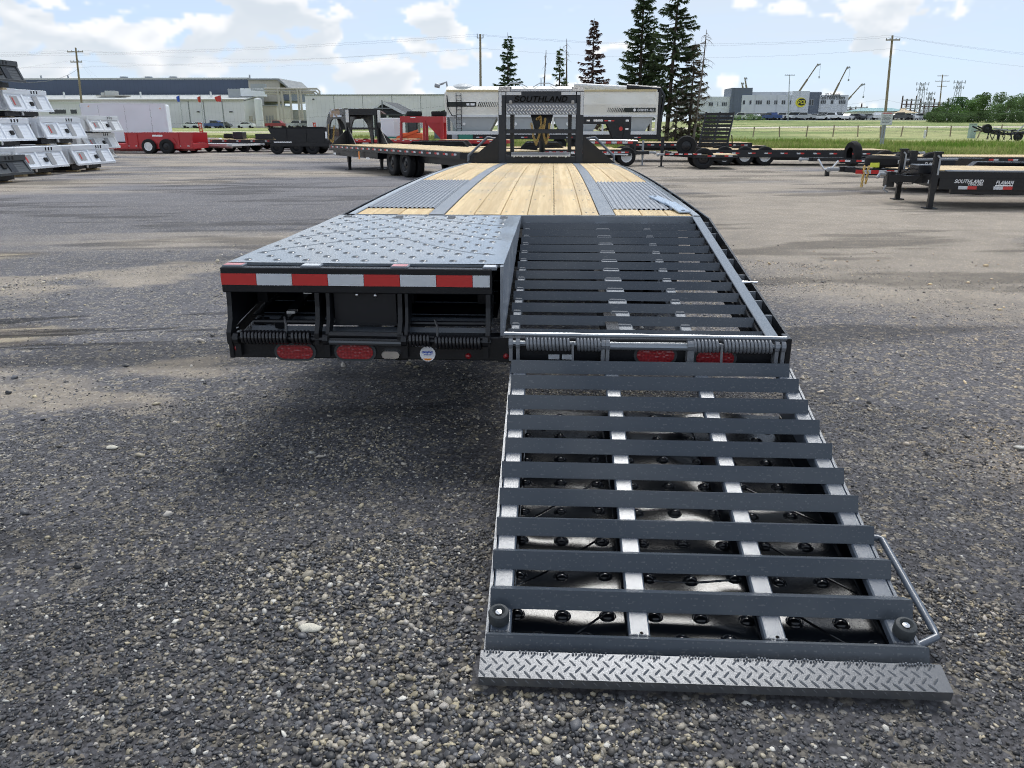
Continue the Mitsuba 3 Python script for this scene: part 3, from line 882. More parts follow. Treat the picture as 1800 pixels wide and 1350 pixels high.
def bumper():
    bp = f'{FT}__bumper'
    put('bumper', MB().box(-1.282, 1.285, .0, .085, .454, .566, .005).box(-1.285, -1.262, -.006, .09, .452, .578, .003).box(1.262, 1.288, -.006, .09, .452, .578, .003).box(-.03, .055, -.004, .0, .448, .565), 'black_paint', FT)
    for x, z, occ in ((-.973, .487, 1), (-.692, .490, 0), (.685, .494, 0), (.952, .484, 1)):
        ring = sg.Polygon(oval(.196, .086)).difference(sg.Polygon(oval(.168, .062)))
        k = put('tail_light', MB().prism(oval(.17, .064), 'y', -.014, -.002, frame((x, 0, z), (1, 0, 0), (0, 1, 0), (0, 0, 1))), 'lens_red', bp, label='red oval tail light')
        put('light_bezel', MB().prism(ring, 'y', -.009, -.0005, frame((x, 0, z), (1, 0, 0), (0, 1, 0), (0, 0, 1))), 'rubber_gray', bp)
    put('clear_light', MB().prism(oval(.082, .034), 'y', -.022, -.001, frame((-.525, 0, .481), (1, 0, 0), (0, 1, 0), (0, 0, 1))), 'chrome', bp, label='small chrome licence light')
    d = put('round_sticker', MB().lathe([(.036, 0), (.036, .002), (.0005, .002)], (-.356, -.001, .484), (0, -1, 0), 24), 'logo_white', bp, label='round white sticker with blue lettering')
    st = MB()
    F = frame((-.389, -.0042, .487), (1, 0, 0), (0, 0, 1), (0, -1, 0))
    for i in range(7):
        st.box(.010 + .0068 * i, .0152 + .0068 * i, .0 + .002 * (i % 3 == 1), .011 - .002 * (i % 2), .0, .001, M=F)
    st.box(.016, .05, -.008, -.005, .0, .001, M=F)
    put('sticker_mark', st, 'logo_blue', bp)
    put('sticker_mark', MB().prism([(-.378, .462), (-.334, .462), (-.345, .453), (-.367, .453)], 'y', -.0045, -.0032), 'amber', bp)
    for x, z in ((-1.246, .500), (-.168, .476), (.006, .478)):
        put('marker_light', MB().lathe([(.014, 0), (.013, .006), (.006, .011), (.0005, .012)], (x, -.0005, z), (0, -1, 0), 14), 'lens_red', bp, smooth=True, label='tiny round red marker light')
    # torsion springs of the folded ramp (black) and of the lowered one (silvery where the sky catches them)
    for i, (a, b, z) in enumerate(((-1.205, -.99, .562), (-.972, -.882, .563), (-.432, -.335, .558), (-.315, -.105, .550))):
        mb = MB()
        helix(mb, a, b, -.034, z, .026, .0078, .0165)
        put('spring', mb, 'spring_dark', bp, smooth=True, label='black coil spring')
    for i, (a, b) in enumerate(((.098, .298), (.326, .434), (.845, .958), (.978, 1.192))):
        mb = MB()
        helix(mb, a, b, -.034, .549, .026, .0078, .0165)
        put('spring', mb, 'spring_gray', bp, smooth=True, label='grey coil spring')
    put('hinge_rod', MB().tube([(-1.25, -.034, .558), (-.06, -.034, .553)], .012, 8), 'black_paint', bp, smooth=30)
    put('hinge_rod', MB().tube([(.0, -.03, .590), (1.255, -.03, .586)], .0105, 8), 'steel_gray', bp, smooth=30)
    put('hinge_rod', MB().tube([(.02, -.034, .549), (1.25, -.034, .549)], .012, 8), 'steel_gray', bp, smooth=30)
    put('hinge_tube', MB().tube([(-.80, -.03, .578), (-.46, -.03, .576)], .016, 10), 'gloss_black', bp, smooth=30)
    put('hinge_tube', MB().tube([(-.80, -.036, .545), (-.46, -.036, .542)], .014, 10), 'steel_dark', bp, smooth=30)
    put('hinge_tube', MB().tube([(.455, -.036, .541), (.83, -.036, .541)], .016, 10), 'steel_gray', bp, smooth=30)
    for x in (-1.23, -.815, -.455, -.085):
        put('hinge_lug', MB().tube([(x - .012, -.034, .556), (x + .012, -.034, .556)], .027, 12).box(x - .012, x + .012, -.03, .02, .47, .58), 'black_paint', bp, smooth=30)
    for x in (.03, .062, .445, .465, .828, .842, 1.212, 1.24):
        put('hinge_lug', MB().tube([(x - .009, -.034, .549), (x + .009, -.034, .549)], .027, 12).box(x - .008, x + .008, -.052, .0, .47, .56), 'spring_gray', bp, smooth=30)
    for x, zt in ((-1.0, .65), (-.305, .645)):
        put('spring_arm', MB().tube([(x, -.045, .556), (x + .004, -.03, zt - .03), (x - .012, .0, zt)], .006, 6), 'spring_dark', bp, smooth=30)
    for x in (.308, .967):
        put('spring_arm', MB().tube([(x, -.062, .565), (x + .002, -.066, .46)], .006, 6), 'spring_gray', bp, smooth=30)
    put('reflector', MB().box(.20, .25, -.006, -.001, .468, .49).box(.262, .31, -.006, -.001, .468, .49), 'tape_white', bp)


def lowered_ramp():
    rp = f'{FT}__lowered_ramp'
    e = np.array([0, -.965, -.2627])
    n = np.array([0, -.2627, .965])
    M = frame((0, -.08, .49), (1, 0, 0), -e, n)                 # x across, y up the ramp, z off its face
    U = (.072, .483, .878, 1.245)
    mb = MB(M)
    for u in U:
        mb.box(u - .031, u + .031, -1.565, .03, -.080, -.047, .005)
    mb.prism([(-1.57, -.078), (.03, -.30), (.03, -.05), (-1.57, -.05)], 'x', .028, .038)
    mb.prism([(-1.57, -.078), (.03, -.30), (.03, -.05), (-1.57, -.05)], 'x', 1.278, 1.288)
    put('lowered_ramp', mb, 'rail_paint', FT, label='slatted ramp lowered from the right side of the bumper to the gravel')
    ts = (.012, .135, .289, .431, .582, .728, .878, 1.030, 1.183, 1.343, 1.514)
    rng = np.random.default_rng(8)
    for i, t in enumerate(ts):
        pr = angle_slat(0, 0, .035, .048, .048, .040) if i < 10 else angle_slat(0, 0, .045, .055, .04, .040)
        off = rng.uniform(-.004, .004)
        Mi = M @ frame((0, -t, .001), (1, 0, 0), (0, 1, 0), (0, 0, 1))
        x1 = 1.262 + (.004 * i if i < 10 else .02)
        put('slat', MB(Mi).prism(pr, 'x', .036 + off, x1 + off), 'slat_paint', rp)
    w = MB(M)
    for t in ts:
        for u in U:
            for k in range(7):
                w.ball((u - .026 + k * .0087 + rng.uniform(-.002, .002), -t + .05 + rng.uniform(-.002, .002), -.047), rng.uniform(.004, .0068), 0)
                if k % 2:
                    w.ball((u - .026 + k * .0087, -t - .036, -.047), rng.uniform(.002, .0035), 0)
    for k in range(150):
        u = .035 + k * .0083 * (1 if True else 0)
        if (k // 6) % 3 != 1:
            w.ball((u, -1.569 + rng.uniform(-.004, .004), -.001), rng.uniform(.002, .0038), 1)
    put('weld_beads', w, 'weld', rp, smooth=True, kind='stuff')
    # toe plate of diamond tread
    toe = MB(M)
    toe.prism([(-1.566, -.004), (-1.566, -.012), (-1.645, -.012), (-1.650, -.036), (-1.656, -.036), (-1.652, -.006)], 'x', .024, 1.292)
    lugs(toe, .026, 1.29, -1.650, -1.568, .031, .0205, .029, .0085, .0034, M=frame((0, 0, -.0046), (1, 0, 0), (0, 1, 0), (0, 0, 1)))
    lugs(toe, .026, 1.29, .004, .028, .031, .024, .022, .0080, .0030, M=frame((0, -1.6545, -.036), (1, 0, 0), (0, .12, .993), (0, -.993, .12)))
    put('toe_plate', toe, 'toe_paint', rp, label='diamond tread plate along the foot of the ramp')
    # dimpled plate below the slats
    a = math.atan2(.229, 1.6)
    MP = M @ frame((0, -1.57, -.071), (1, 0, 0), (0, math.cos(a), -math.sin(a)), (0, math.sin(a), math.cos(a)))
    mb = MB(MP)

    def wav(X, Y):
        return .0062 * np.sin(Y * 19 + 2.4 * np.sin(X * 7.7)) * (0.6 + .4 * np.sin(X * 8.4 + 1)) + .003 * np.sin(X * 15.3 + Y * 3)
    v, f = plate_mesh(.040, 1.276, 0, 1.60, wav, 90, 110)
    mb.add(v, f)
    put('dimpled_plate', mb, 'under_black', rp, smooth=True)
    dm = MB(MP)
    hole = MB(MP)
    for j in range(17):
        for i in range(9):
            x, y = .115 + i * .142 + (.071 if j % 2 else 0), .035 + j * .094
            if x < 1.26 and not any(abs(x - u) < .035 for u in U):
                z = float(wav(x, y))
                R = .021
                dm.lathe([(R * 1.35, -.001), (R * 1.15, .002), (R, .001), (R * .92, .006), (R * .6, .011), (R * .2, .013), (.0005, .0131)], (x, y, z), (0, 0, 1), 18)
    put('plate_buttons', dm, 'gloss_black', rp, smooth=40, kind='stuff')
    for (p, q) in (((.16, .02), (.46, .30)), ((.10, .34), (.44, .66)), ((.12, .72), (.44, 1.02)), ((1.22, .02), (.93, .30)), ((1.2, .36), (.93, .66)), ((.56, .07), (.80, .07)), ((.55, .40), (.8, .40)), ((1.22, .72), (.95, 1.0))):
        t = np.linspace(0, 1, 14)
        x, y = p[0] + (q[0] - p[0]) * t, p[1] + (q[1] - p[1]) * t
        put('crease', MB(MP).tube(np.stack([x, y, wav(x, y) + .001], -1), .0034, 5), 'gloss_black', rp, smooth=40)
    for u in U:
        put('plate_rib', MB(MP).box(u - .035, u + .035, .0, 1.55, -.006, .012, .003), 'gloss_black', rp)
    # rubber stops and the lifting handle
    for u, t in ((.066, 1.425), (1.250, 1.43)):
        put('rubber_stop', MB(M).lathe([(.026, 0), (.031, .006), (.032, .032), (.0285, .041), (.020, .044), (.014, .036), (.012, .030), (.0005, .030)], (u, -t, -.046), (0, 0, 1), 24), 'rubber_gray', rp, smooth=35)
        put('stop_bolt', MB(M).lathe([(.0105, .0), (.010, .010), (.0005, .011)], (u, -t, -.017), (0, 0, 1), 10), 'chrome', rp, smooth=35)
    for u in U[1:3]:
        put('rail_hole', MB(M).lathe([(.0055, 0), (.0003, 0)], (u + .005, -1.455, -.0464), (0, 0, 1), 10), 'dark_hole', rp)
    h = np.array([(1.262, -1.00, -.075), (1.318, -1.02, -.06), (1.328, -1.03, -.058), (1.352, -1.40, -.058), (1.352, -1.425, -.06), (1.27, -1.46, -.075)])
    put('handle', MB(M).tube(h, .0115, 10), 'rail_paint', rp, smooth=40, label='bent pipe handle on the right ramp edge')


def gooseneck():
    gn = f'{FT}__gooseneck'
    y0 = 10.36
    mb = MB()
    for s in (-1, 1):
        mb.box(s * .648 - .062, s * .648 + .062, y0, y0 + .13, .86, 2.03, .008)
        # neck beams running forward to the coupler
        mb.bar((s * .62, y0 + .06, 1.98), (s * .30, y0 + 1.9, 1.93), .12, .20, b=.006)
        # curved inner gussets
        t = np.linspace(0, 1, 12)
        arc_o = [(y0 + .15 + .75 * math.sin(a * 1.45), 1.87 - .95 * (1 - math.cos(a * 1.45))) for a in t]
        pr = [(y0 + .14, .87)] + [(y0 + .14 + .55 * math.cos(a * 1.5) ** 1.0, .9 + .97 * math.sin(a * 1.5)) for a in t] + [(y0 + .14, 1.87)]
        inner = [(y0 + .14 + .16 + .30 * math.cos(a * 1.5), 1.0 + .86 * math.sin(a * 1.5)) for a in t]
        put('neck_gusset', MB().prism([(y0 + .9, 1.88)] + [(y0 + .9 - .62 * math.sin(a * 1.5), 1.88 - .98 * (1 - math.cos(a * 1.5))) for a in t[1:]] + [(y0 + .12, .88), (y0 + .12, 1.88)], 'x', s * .49 - .03, s * .49 + .03), 'black_paint', gn)
    mb.box(-.585, .585, y0 + .004, y0 + .12, 1.842, 2.034, .006)
    mb.box(-.60, .60, y0 + .02, y0 + .08, 1.363, 1.435, .006)
    mb.box(-.71, .71, y0 + .012, y0 + .09, .86, 1.0, .004)
    # corner caps sloping back
    for s in (-1, 1):
        mb.prism([(y0, 2.03), (y0 + .10, 2.105), (y0 + .6, 2.125), (y0 + .6, 2.03)], 'x', s * .71, s * .52)
    mb.prism([(y0 + .06, 2.03), (y0 + .35, 2.085), (y0 + 1.8, 2.05), (y0 + 1.8, 2.02)], 'x', -.52, .52)
    mb.box(-.36, .36, y0 + 1.82, y0 + 1.98, 1.80, 2.06, .006)
    put('gooseneck', mb, 'neck_paint', FT, label='tall black gooseneck frame at the front of the deck')
    put('coupler', MB().prism([(-.26, 1.82), (.24, 1.82), (.10, 1.28), (.06, 1.22), (-.06, 1.22), (-.10, 1.28)], 'y', y0 + 1.78, y0 + 1.86).tube([(0, y0 + 1.95, 1.75), (0, y0 + 1.95, .92)], .055, 12), 'gloss_black', gn, smooth=30)
    dp, dl = _dia(-.575, .59, y0 - .004, 1.664, 1.842)
    put('tread_pattern', dl, 'alu_bright', gn, kind='stuff')
    put('diamond_plate', dp, 'diamond_alu', gn, label='bright diamond plate below the header')
    st = MB().box(-.492, .502, y0 - .10, y0 + .05, 1.0, 1.012, .002)
    st.prism([(y0 - .02, 1.06), (y0 - .10, 1.012), (y0 - .10, 1.0), (y0 + .04, 1.06)], 'x', -.492, .502)
    for x in np.arange(-.45, .47, .145):
        st.box(x, x + .02, y0 - .10, y0 - .09, .985, 1.0)
    lugs(st, -.49, .5, -.085, .03, .04, .04, .045, .014, .004, frame((0, y0, 1.062), (1, 0, 0), (0, 1, 0), (0, 0, 1)))
    put('step_plate', st, 'alu_bright', gn, label='bright diamond plate step in the gooseneck opening')
    wd = .885
    put('lettering', MB().add(*text('SOUTHLAND', .085, .004, italic=.22, width=wd), frame((-.448, y0 + .003, 1.868), (1, 0, 0), (0, -.03, 1), (0, -1, 0))), 'dark_hole', gn)
    for (a, b, c, d) in ((-.702, -.655, 1.66, 2.018), (.655, .706, 1.66, 2.018), (-.575, -.33, 1.972, 2.022), (.335, .575, 1.972, 2.022), (-.65, -.592, 1.972, 2.018), (.592, .65, 1.972, 2.018)):
        put('reflective_tape', MB().box(a, b, y0 - .003, y0 + .0035, c, d), 'tape_white', gn)
    for x in (-.505, .525):
        put('work_light', MB().tube([(x, y0 - .05, 1.868), (x, y0 + .0, 1.868)], .026, 12).box(x - .03, x + .03, y0 - .03, y0, 1.835, 1.85), 'alu_dark', gn, smooth=30)
    for s in (-1, 1):
        put('wing_plate', MB().prism([(s * .712, .868), (s * 1.275, .868), (s * 1.27, .885), (s * .712, 1.335)], 'y', y0 + .03, y0 + .05), 'black_paint', gn)
        put('step_rail', MB().tube([(s * .78, y0 + .45, 1.27), (s * .93, y0 + .45, 1.30), (s * 1.27, y0 + .45, .99), (s * 1.27, y0 + .45, .86)], .022, 8), 'strip_paint', gn, smooth=40)
    ch = MB()
    chain(ch, [(-.10, y0 + 1.5, 1.60), (-.03, y0 + 1.5, 1.66), (-.01, y0 + 1.5, 1.46), (.03, y0 + 1.5, 1.40), (.06, y0 + 1.5, 1.62)], .009, .060)
    put('safety_chain', ch, 'chain_gold', gn, smooth=True, label='gold safety chain hanging from the coupler')
    ch = MB()
    chain(ch, [(-.19, y0 + 1.2, 1.53), (-.15, y0 + 1.2, 1.30), (-.10, y0 + 1.2, 1.16), (-.045, y0 + 1.2, 1.32), (-.03, y0 + 1.2, 1.46)], .009, .060)
    chain(ch, [(.14, y0 + 1.2, 1.53), (.12, y0 + 1.2, 1.30), (.08, y0 + 1.2, 1.18), (.04, y0 + 1.2, 1.32), (.03, y0 + 1.2, 1.5)], .009, .060)
    put('safety_chain', ch, 'chain_gold', gn, smooth=True)


def _dia(x0, x1, y, z0, z1):
    mb = MB().box(x0, x1, y - .004, y, z0, z1)
    lg = MB()
    lugs(lg, x0, x1, z0 + .005, z1 - .03, .055, .05, .058, .020, .005, frame((0, y - .004, 0), (1, 0, 0), (0, 0, 1), (0, -1, 0)))
    return mb, lg


mat('plate_paint', dusty((0.155, 0.175, 0.195), (0.22, 0.22, 0.23), 0.3), 0.15, spec=1.0)
mat('rail_paint', dusty((0.085, 0.105, 0.135), (0.12, 0.13, 0.15), 0.25), 0.34, spec=1.0)
mat('toe_paint', dusty((0.16, 0.165, 0.175), (0.22, 0.22, 0.22), 0.3), 0.34, spec=0.7, metal=0.6)
mat('neck_paint', (0.015, 0.018, 0.024), 0.4)
mat('side_gray', dusty((0.20, 0.22, 0.25), (0.4, 0.4, 0.4), 0.6, 3.0), 0.3, spec=0.8)
mat('hole_gray', (0.012, 0.014, 0.018), 0.6)
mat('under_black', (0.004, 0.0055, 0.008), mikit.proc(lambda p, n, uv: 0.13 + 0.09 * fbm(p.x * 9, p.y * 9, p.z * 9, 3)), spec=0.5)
mat('strap_blue', (0.32, 0.40, 0.50), 0.4)
mat('diamond_alu', (0.22, 0.23, 0.25), 0.35, metal=0.8)
mat('weld', (0.17, 0.18, 0.195), 0.45, metal=0.2)
mat('spring_dark', (0.012, 0.012, 0.014), 0.22, spec=0.7)
mat('spring_gray', (0.22, 0.23, 0.245), 0.32, metal=0.35)
mat('steel_dark', (0.09, 0.095, 0.10), 0.3, metal=0.5)
mat('tape_pink', (0.55, 0.22, 0.22), 0.35, coat=0.3)
main_frame()
main_deck()
main_dovetail()
folded_ramp()
bumper()
lowered_ramp()
gooseneck()
stones()
grass()


# ------------------------------------------------------------------ the yard's other trailers
_R = np.array([math.cos(YAW), math.sin(YAW), 0])
_U = np.cross(_R, fwd)


def at(px, py, y):
    """the point at distance y that the photograph shows at pixel (px, py)"""
    r = fwd * FPX + _R * (px - 900) - _U * (py - 675)
    return CAM + r * ((y - CAM[1]) / r[1])


def lx(px, y):
    return float(at(px, 222, y)[0])


def trailer_M(x, y, ang, z=0.0):
    m = rotz(ang, (x, y, z))
    if ang > 1.2:                      # heading left: keep +x as the side that faces the main trailer
        m[:3, 0] *= -1
    return m


def wpos(M, p):
    return M[:3, :3] @ np.asarray(p, float) + M[:3, 3]


def tape_row(parent, M, x, y0, y1, z, step, n=.14, h=.05, side=-1, whole=False):
    """red and white reflective squares along a side"""
    r, w = MB(M), MB(M)
    y = y0
    while y < y1:
        xa, xb = sorted((x, x + side * .006))
        w.box(xa, xb, y, y + n, z, z + h)
        r.box(xa, xb, y + n, y + 2 * n, z, z + h)
        y += step
    put('reflective_tape', w, 'tape_white', parent, kind='stuff')
    put('reflective_tape', r, 'tape_red', parent, kind='stuff')


def jack(parent, M, x, y, ztop, w=.09, m='far_black'):
    put('jack', MB(M).box(x - w / 2, x + w / 2, y - w / 2, y + w / 2, .28, ztop).box(x - w * .38, x + w * .38, y - w * .38, y + w * .38, .02, .3).box(x - w * 1.2, x + w * 1.2, y - w * 1.2, y + w * 1.2, .0, .02), m, parent)


def deck_trailer(name, label, cat, M, L, w, zd, hb, wheels, rim='far_black', frame='far_black', deck='deck_wood', tongue=1.4, R=.37, fender=False, dual=False, group=None, tapes=(.55,), side_sign=None):
    """y from 0 (front of the deck) back to -L; x across"""
    t = thing(name, label, cat, group)
    mb = MB(M)
    for s in (-1, 1):
        mb.box(s * w / 2 - .04, s * w / 2 + .04, -L, 0, zd - hb, zd - .004)
        mb.box(s * w * .22 - .05, s * w * .22 + .05, -L + .2, -.1, zd - hb - .12, zd - .05)
    for y in np.arange(-L, .01, L / 9):
        mb.box(-w / 2, w / 2, y, y + .06, zd - hb, zd - .03)
    put('frame', mb, frame, t)
    if deck:
        k = put('deck', MB(M).box(-w / 2 + .042, w / 2 - .042, -L + .02, -.02, zd - .06, zd - .018), frame, t)
        n = 9
        for i in range(n):
            a = -w / 2 + .05 + i * (w - .1) / n
            put('plank', MB(M).box(a + .004, a + (w - .1) / n - .004, -L + .02, -.02, zd - .017, zd + .012), deck, k)
    for y in wheels:
        for s in (-1, 1):
            xs = (w / 2 - .16, w / 2 - .44) if dual else (w / 2 - .14 + (.3 if fender else 0),)
            for x in xs:
                wheel(t, wpos(M, (s * x, y, R)), M[:3, :3] @ np.array([s, 0, 0]), R, .23, rim, bolts=rim != 'far_black')
    if fender:
        y0, y1 = max(wheels) + R + .12, min(wheels) - R - .12
        for s in (-1, 1):
            xa, xb = sorted((s * (w / 2 + .02), s * (w / 2 + .30)))
            pr = [(y0, zd - .02), (y0 - .28, 2 * R + .12), (y1 + .28, 2 * R + .12), (y1, zd - .02), (y1 + .03, zd - .02), (y1 + .29, 2 * R + .09), (y0 - .29, 2 * R + .09), (y0 - .03, zd - .02)]
            put('fender', MB(M).prism(pr, 'x', xa, xb), frame, t)
            xi = s * (w / 2 + .03)
            put('fender_panel', MB(M).prism([(y0 - .03, zd - .02), (y0 - .29, 2 * R + .09), (y1 + .29, 2 * R + .09), (y1 + .03, zd - .02)], 'x', *sorted((xi, xi + .01))), frame, t)
    if tongue:
        mb = MB(M)
        for s in (-1, 1):
            mb.bar((s * w * .32, -.02, zd - hb + .06), (s * .06, tongue, .48), .07, .12)
        mb.box(-.06, .06, tongue - .25, tongue + .12, .42, .54)
        put('tongue', mb, frame, t)
        put('coupler', MB(M).box(-.05, .05, tongue + .08, tongue + .36, .44, .52, .015).ball(wpos(np.eye(4), (0, tongue + .36, .47)), .065), 'galv', t)
    for st in tapes:
        for s in ((-1, 1) if side_sign is None else (side_sign,)):
            tape_row(t, M, s * (w / 2 + .041), -L + .2, -.3, zd - hb * .55, st, side=s)
    return t


def neck(t, M, w, zd, m, ztop=2.08, reach=1.9, lamp=True, wings=True, letter=None):
    mb = MB(M)
    for s in (-1, 1):
        mb.box(s * .62 - .06, s * .62 + .06, -.3, -.16, zd, ztop)
        mb.bar((s * .62, -.24, ztop - .10), (s * .30, reach - .45, ztop - .12), .12, .22)
    mb.box(-.56, .56, -.29, -.17, ztop - .22, ztop)
    mb.box(-.56, .56, -.27, -.20, zd + .52, zd + .60)
    mb.box(-.36, .36, reach - .6, reach - .3, ztop - .25, ztop)
    k = put('neck', mb, m, t)
    a = np.linspace(0, 1.2, 9)
    put('coupler', MB(M).tube([(0, reach - .1 - .3 * (1 - math.sin(b)), ztop - .1 - .55 * (1 - math.cos(b))) for b in a] + [(0, reach - .1, 1.0)], .085, 10).prism([(-.25, ztop - .2), (.25, ztop - .2), (.09, 1.35), (-.09, 1.35)], 'y', reach - .42, reach - .32), m, t, smooth=40)
    if wings:
        for s in (-1, 1):
            put('wing_plate', MB(M).prism([(s * .68, zd + .006), (s * (w / 2), zd + .006), (s * .68, zd + .5)], 'y', -.22, -.20), m, t)
            put('gusset', MB(M).prism([(-.32, zd + .006), (-1.05, zd + .006), (-.32, zd + .62)], 'x', s * .62 - .012, s * .62 + .012), m, t)
    return k


mat('neck_cover', mikit.proc(lambda p, n, uv: mix([0.30, 0.20, 0.12], [0.55, 0.62, 0.72], smoothstep(0.42, 0.60, fbm(p.x * 3, p.y * 3, p.z * 5, 3)))), 0.5)
# A: black gooseneck trailer left of the main one
MA = trailer_M(-7.01, 27.22, .588)
GA = deck_trailer('gooseneck_trailer', 'black gooseneck trailer with dual wheels parked left behind the wood deck of the main trailer', 'trailer', MA, 10.6, 2.5, .84, .17, (-5.7, -6.75), tongue=0, R=.40, dual=True, tapes=(.52,), side_sign=-1)
neck(GA, MA, 2.5, .84, 'far_black', 2.10, 2.4)
for x, y in ((-1.12, -1.65), (-.02, -1.95)):
    jack(GA, MA, x, y, .8, .12)
put('amber_light', MB(MA).box(-1.30, -1.292, -3.2, -3.08, .42, .68), 'amber', GA)
put('sticker', MB(MA).box(-1.295, -1.291, -4.1, -3.8, .44, .50).box(-1.295, -1.291, -.75, -.5, .50, .57), 'logo_white', GA)
put('underframe', MB(MA).box(-1.2, 1.2, -4.6, -.2, .47, .66).box(-.9, .9, -10.4, -4.6, .45, .7), 'far_black', GA)
a_ = np.linspace(0, 1.5, 10)
arch = [(-.18, 2.09), (1.3, 2.07)] + [(1.75 + .72 * math.sin(b), 1.35 + .70 * math.cos(b)) for b in a_] + [(2.47, .95), (2.22, .95)] + [(1.62 + .56 * math.cos(b), 1.20 + .55 * math.sin(b)) for b in a_] + [(.75, 1.76), (.35, 1.55), (.12, 1.2), (.0, .86), (-.18, .86)]
for x in (-.52, .38):
    put('neck_arch', MB(MA).prism(arch, 'x', x, x + .05), 'far_black', GA)
put('neck_cover', MB(MA).box(-.56, .46, .2, 1.75, 2.08, 2.115, .01).box(-.535, -.522, .5, 1.9, 1.82, 2.06), 'neck_cover', GA, label='crinkled brown and pale blue cover on the neck')
ca = MB(MA)
chain(ca, [(-.50, 2.2, 1.55), (-.50, 2.25, 1.0), (-.35, 2.3, .86), (-.30, 2.2, 1.5)], .015, .10)
put('safety_chain', ca, 'chain_gold', GA, smooth=True, label='gold safety chain')
put('reflective_tape', MB(MA).box(-.68, -.56, -.305, -.30, 1.62, 2.06).box(.56, .68, -.305, -.30, 1.62, 2.06), 'tape_white', GA)

# B: red gooseneck trailer carrying two spare tyres on its neck, behind A
MBm = trailer_M(lx(775, 37), 37.3, math.pi / 2)
GB = deck_trailer('gooseneck_trailer', 'red gooseneck trailer with a tyre pair stored on top of its neck', 'trailer', MBm, 3.4, 2.3, .85, .16, (-1.6, -2.5), frame='red_paint', tongue=0, R=.38, tapes=(.6,), side_sign=1)
mb = MB(MBm)
zt = 1.95
for s in (-1, 1):
    mb.bar((s * .55, -.1, zt - .16), (s * .20, 1.9, zt - .14), .10, .30)
    mb.box(s * .55 - .06, s * .55 + .06, -.16, .0, .85, zt)
    mb.box(s * .45 - .05, s * .45 + .05, .75, .87, .70, zt - .2)
    mb.prism([(.72, zt - .3), (.0, zt - .3), (.0, .9)], 'x', s * .5 - .012, s * .5 + .012)
mb.box(-.55, .55, -.15, -.02, zt - .3, zt)
put('neck', mb, 'red_paint', GB)
put('coupler', MB(MBm).tube([(0, 1.85, zt - .1), (0, 2.02, zt - .3), (0, 2.05, .85)], .07, 10).bar((-.25, 1.95, zt - .12), (.25, 1.95, zt - .12), .16, .25), 'red_paint', GB, smooth=40)
for i, y in enumerate((1.35, .12)):
    k = put('spare_tyre', MB().lathe([(.2, -.11), (.36, -.115), (.385, -.05), (.385, .05), (.36, .115), (.2, .11)], wpos(MBm, (0, y, zt + .12)), (0, 0, 1), 24), 'rubber', GB)
put('sticker', MB(MBm).box(.60, .606, 1.2, 1.45, zt - .08, zt - .04), 'logo_white', GB)

# D: black gooseneck trailer in front of the tender, right of the main gooseneck
MD = trailer_M(lx(1106, 33.5), 33.5, math.pi / 2)
GD = deck_trailer('gooseneck_trailer', 'black gooseneck trailer with white logos on its square neck, right of the main gooseneck', 'trailer', MD, 5.2, 2.3, .80, .2, (-3.3, -4.2), tongue=0, R=.38, tapes=(.5,), side_sign=1)
mb = MB(MD)
zt = 1.88
for s in (-1, 1):
    mb.box(s * .6 - .05, s * .6 + .05, -.02, 2.1, zt - .30, zt)
    mb.box(s * .6 - .05, s * .6 + .05, -.02, .30, .7, zt - .3)
    mb.prism([(.3, zt - .3), (1.02, zt - .3), (.62, .75), (.35, .75)], 'x', s * .6 - .03, s * .6 + .03)
mb.box(-.55, .55, 1.9, 2.1, zt - .3, zt)
mb.box(-.55, .55, .0, .1, zt - .3, zt)
put('neck', mb, 'far_black', GD)
FD = frame(wpos(MD, (.652, 0, 0)), (1, 0, 0), (0, 0, 1), (0, -1, 0))
lg = MB()
for i in range(8):
    lg.box(-1.62 + .052 * i, -1.576 + .052 * i, zt - .20, zt - .11 - .01 * (i % 2), 0, .004, M=FD)
lg.box(-1.92, -1.78, zt - .19, zt - .13, 0, .004, M=FD).box(-.98, -.86, zt - .19, zt - .14, 0, .004, M=FD).box(-.22, -.08, zt - .2, zt - .12, 0, .004, M=FD).box(-.22, -.09, zt - .55, zt - .47, 0, .004, M=FD)
put('white_logo', lg, 'logo_white', GD, kind='stuff')
put('red_logo', MB().box(-1.15, -1.0, zt - .19, zt - .14, 0, .004, M=FD).box(-.85, -.72, zt - .19, zt - .14, 0, .004, M=FD).lathe([(.085, 0), (.085, .004), (.001, .004)], FD[:3, :3] @ np.array([-.42, zt - .5, 0]) + FD[:3, 3], (0, -1, 0), 16), 'tape_red', GD)
# a tandem trailer standing nearer, its fender row shows through the main gooseneck
MD2 = trailer_M(lx(884, 30.5), 31.6, math.pi / 2 + .02)
GD2 = deck_trailer('flatdeck_trailer', 'low black tandem trailer with angular fenders seen through the main gooseneck opening', 'trailer', MD2, 4.6, 1.9, .62, .16, (-1.15, -2.05), frame='far_black', tongue=0, R=.37, fender=True, tapes=(.5,), side_sign=1)
MD4 = trailer_M(lx(690, 32), 33.4, math.pi / 2 + .02)
GD4 = deck_trailer('flatdeck_trailer', 'low black trailer with angular fenders between the black and the red goosenecks', 'trailer', MD4, 4.6, 1.9, .60, .16, (-1.0, -1.9, -2.8), frame='far_black', tongue=0, R=.37, fender=True, tapes=(.5,), side_sign=1)
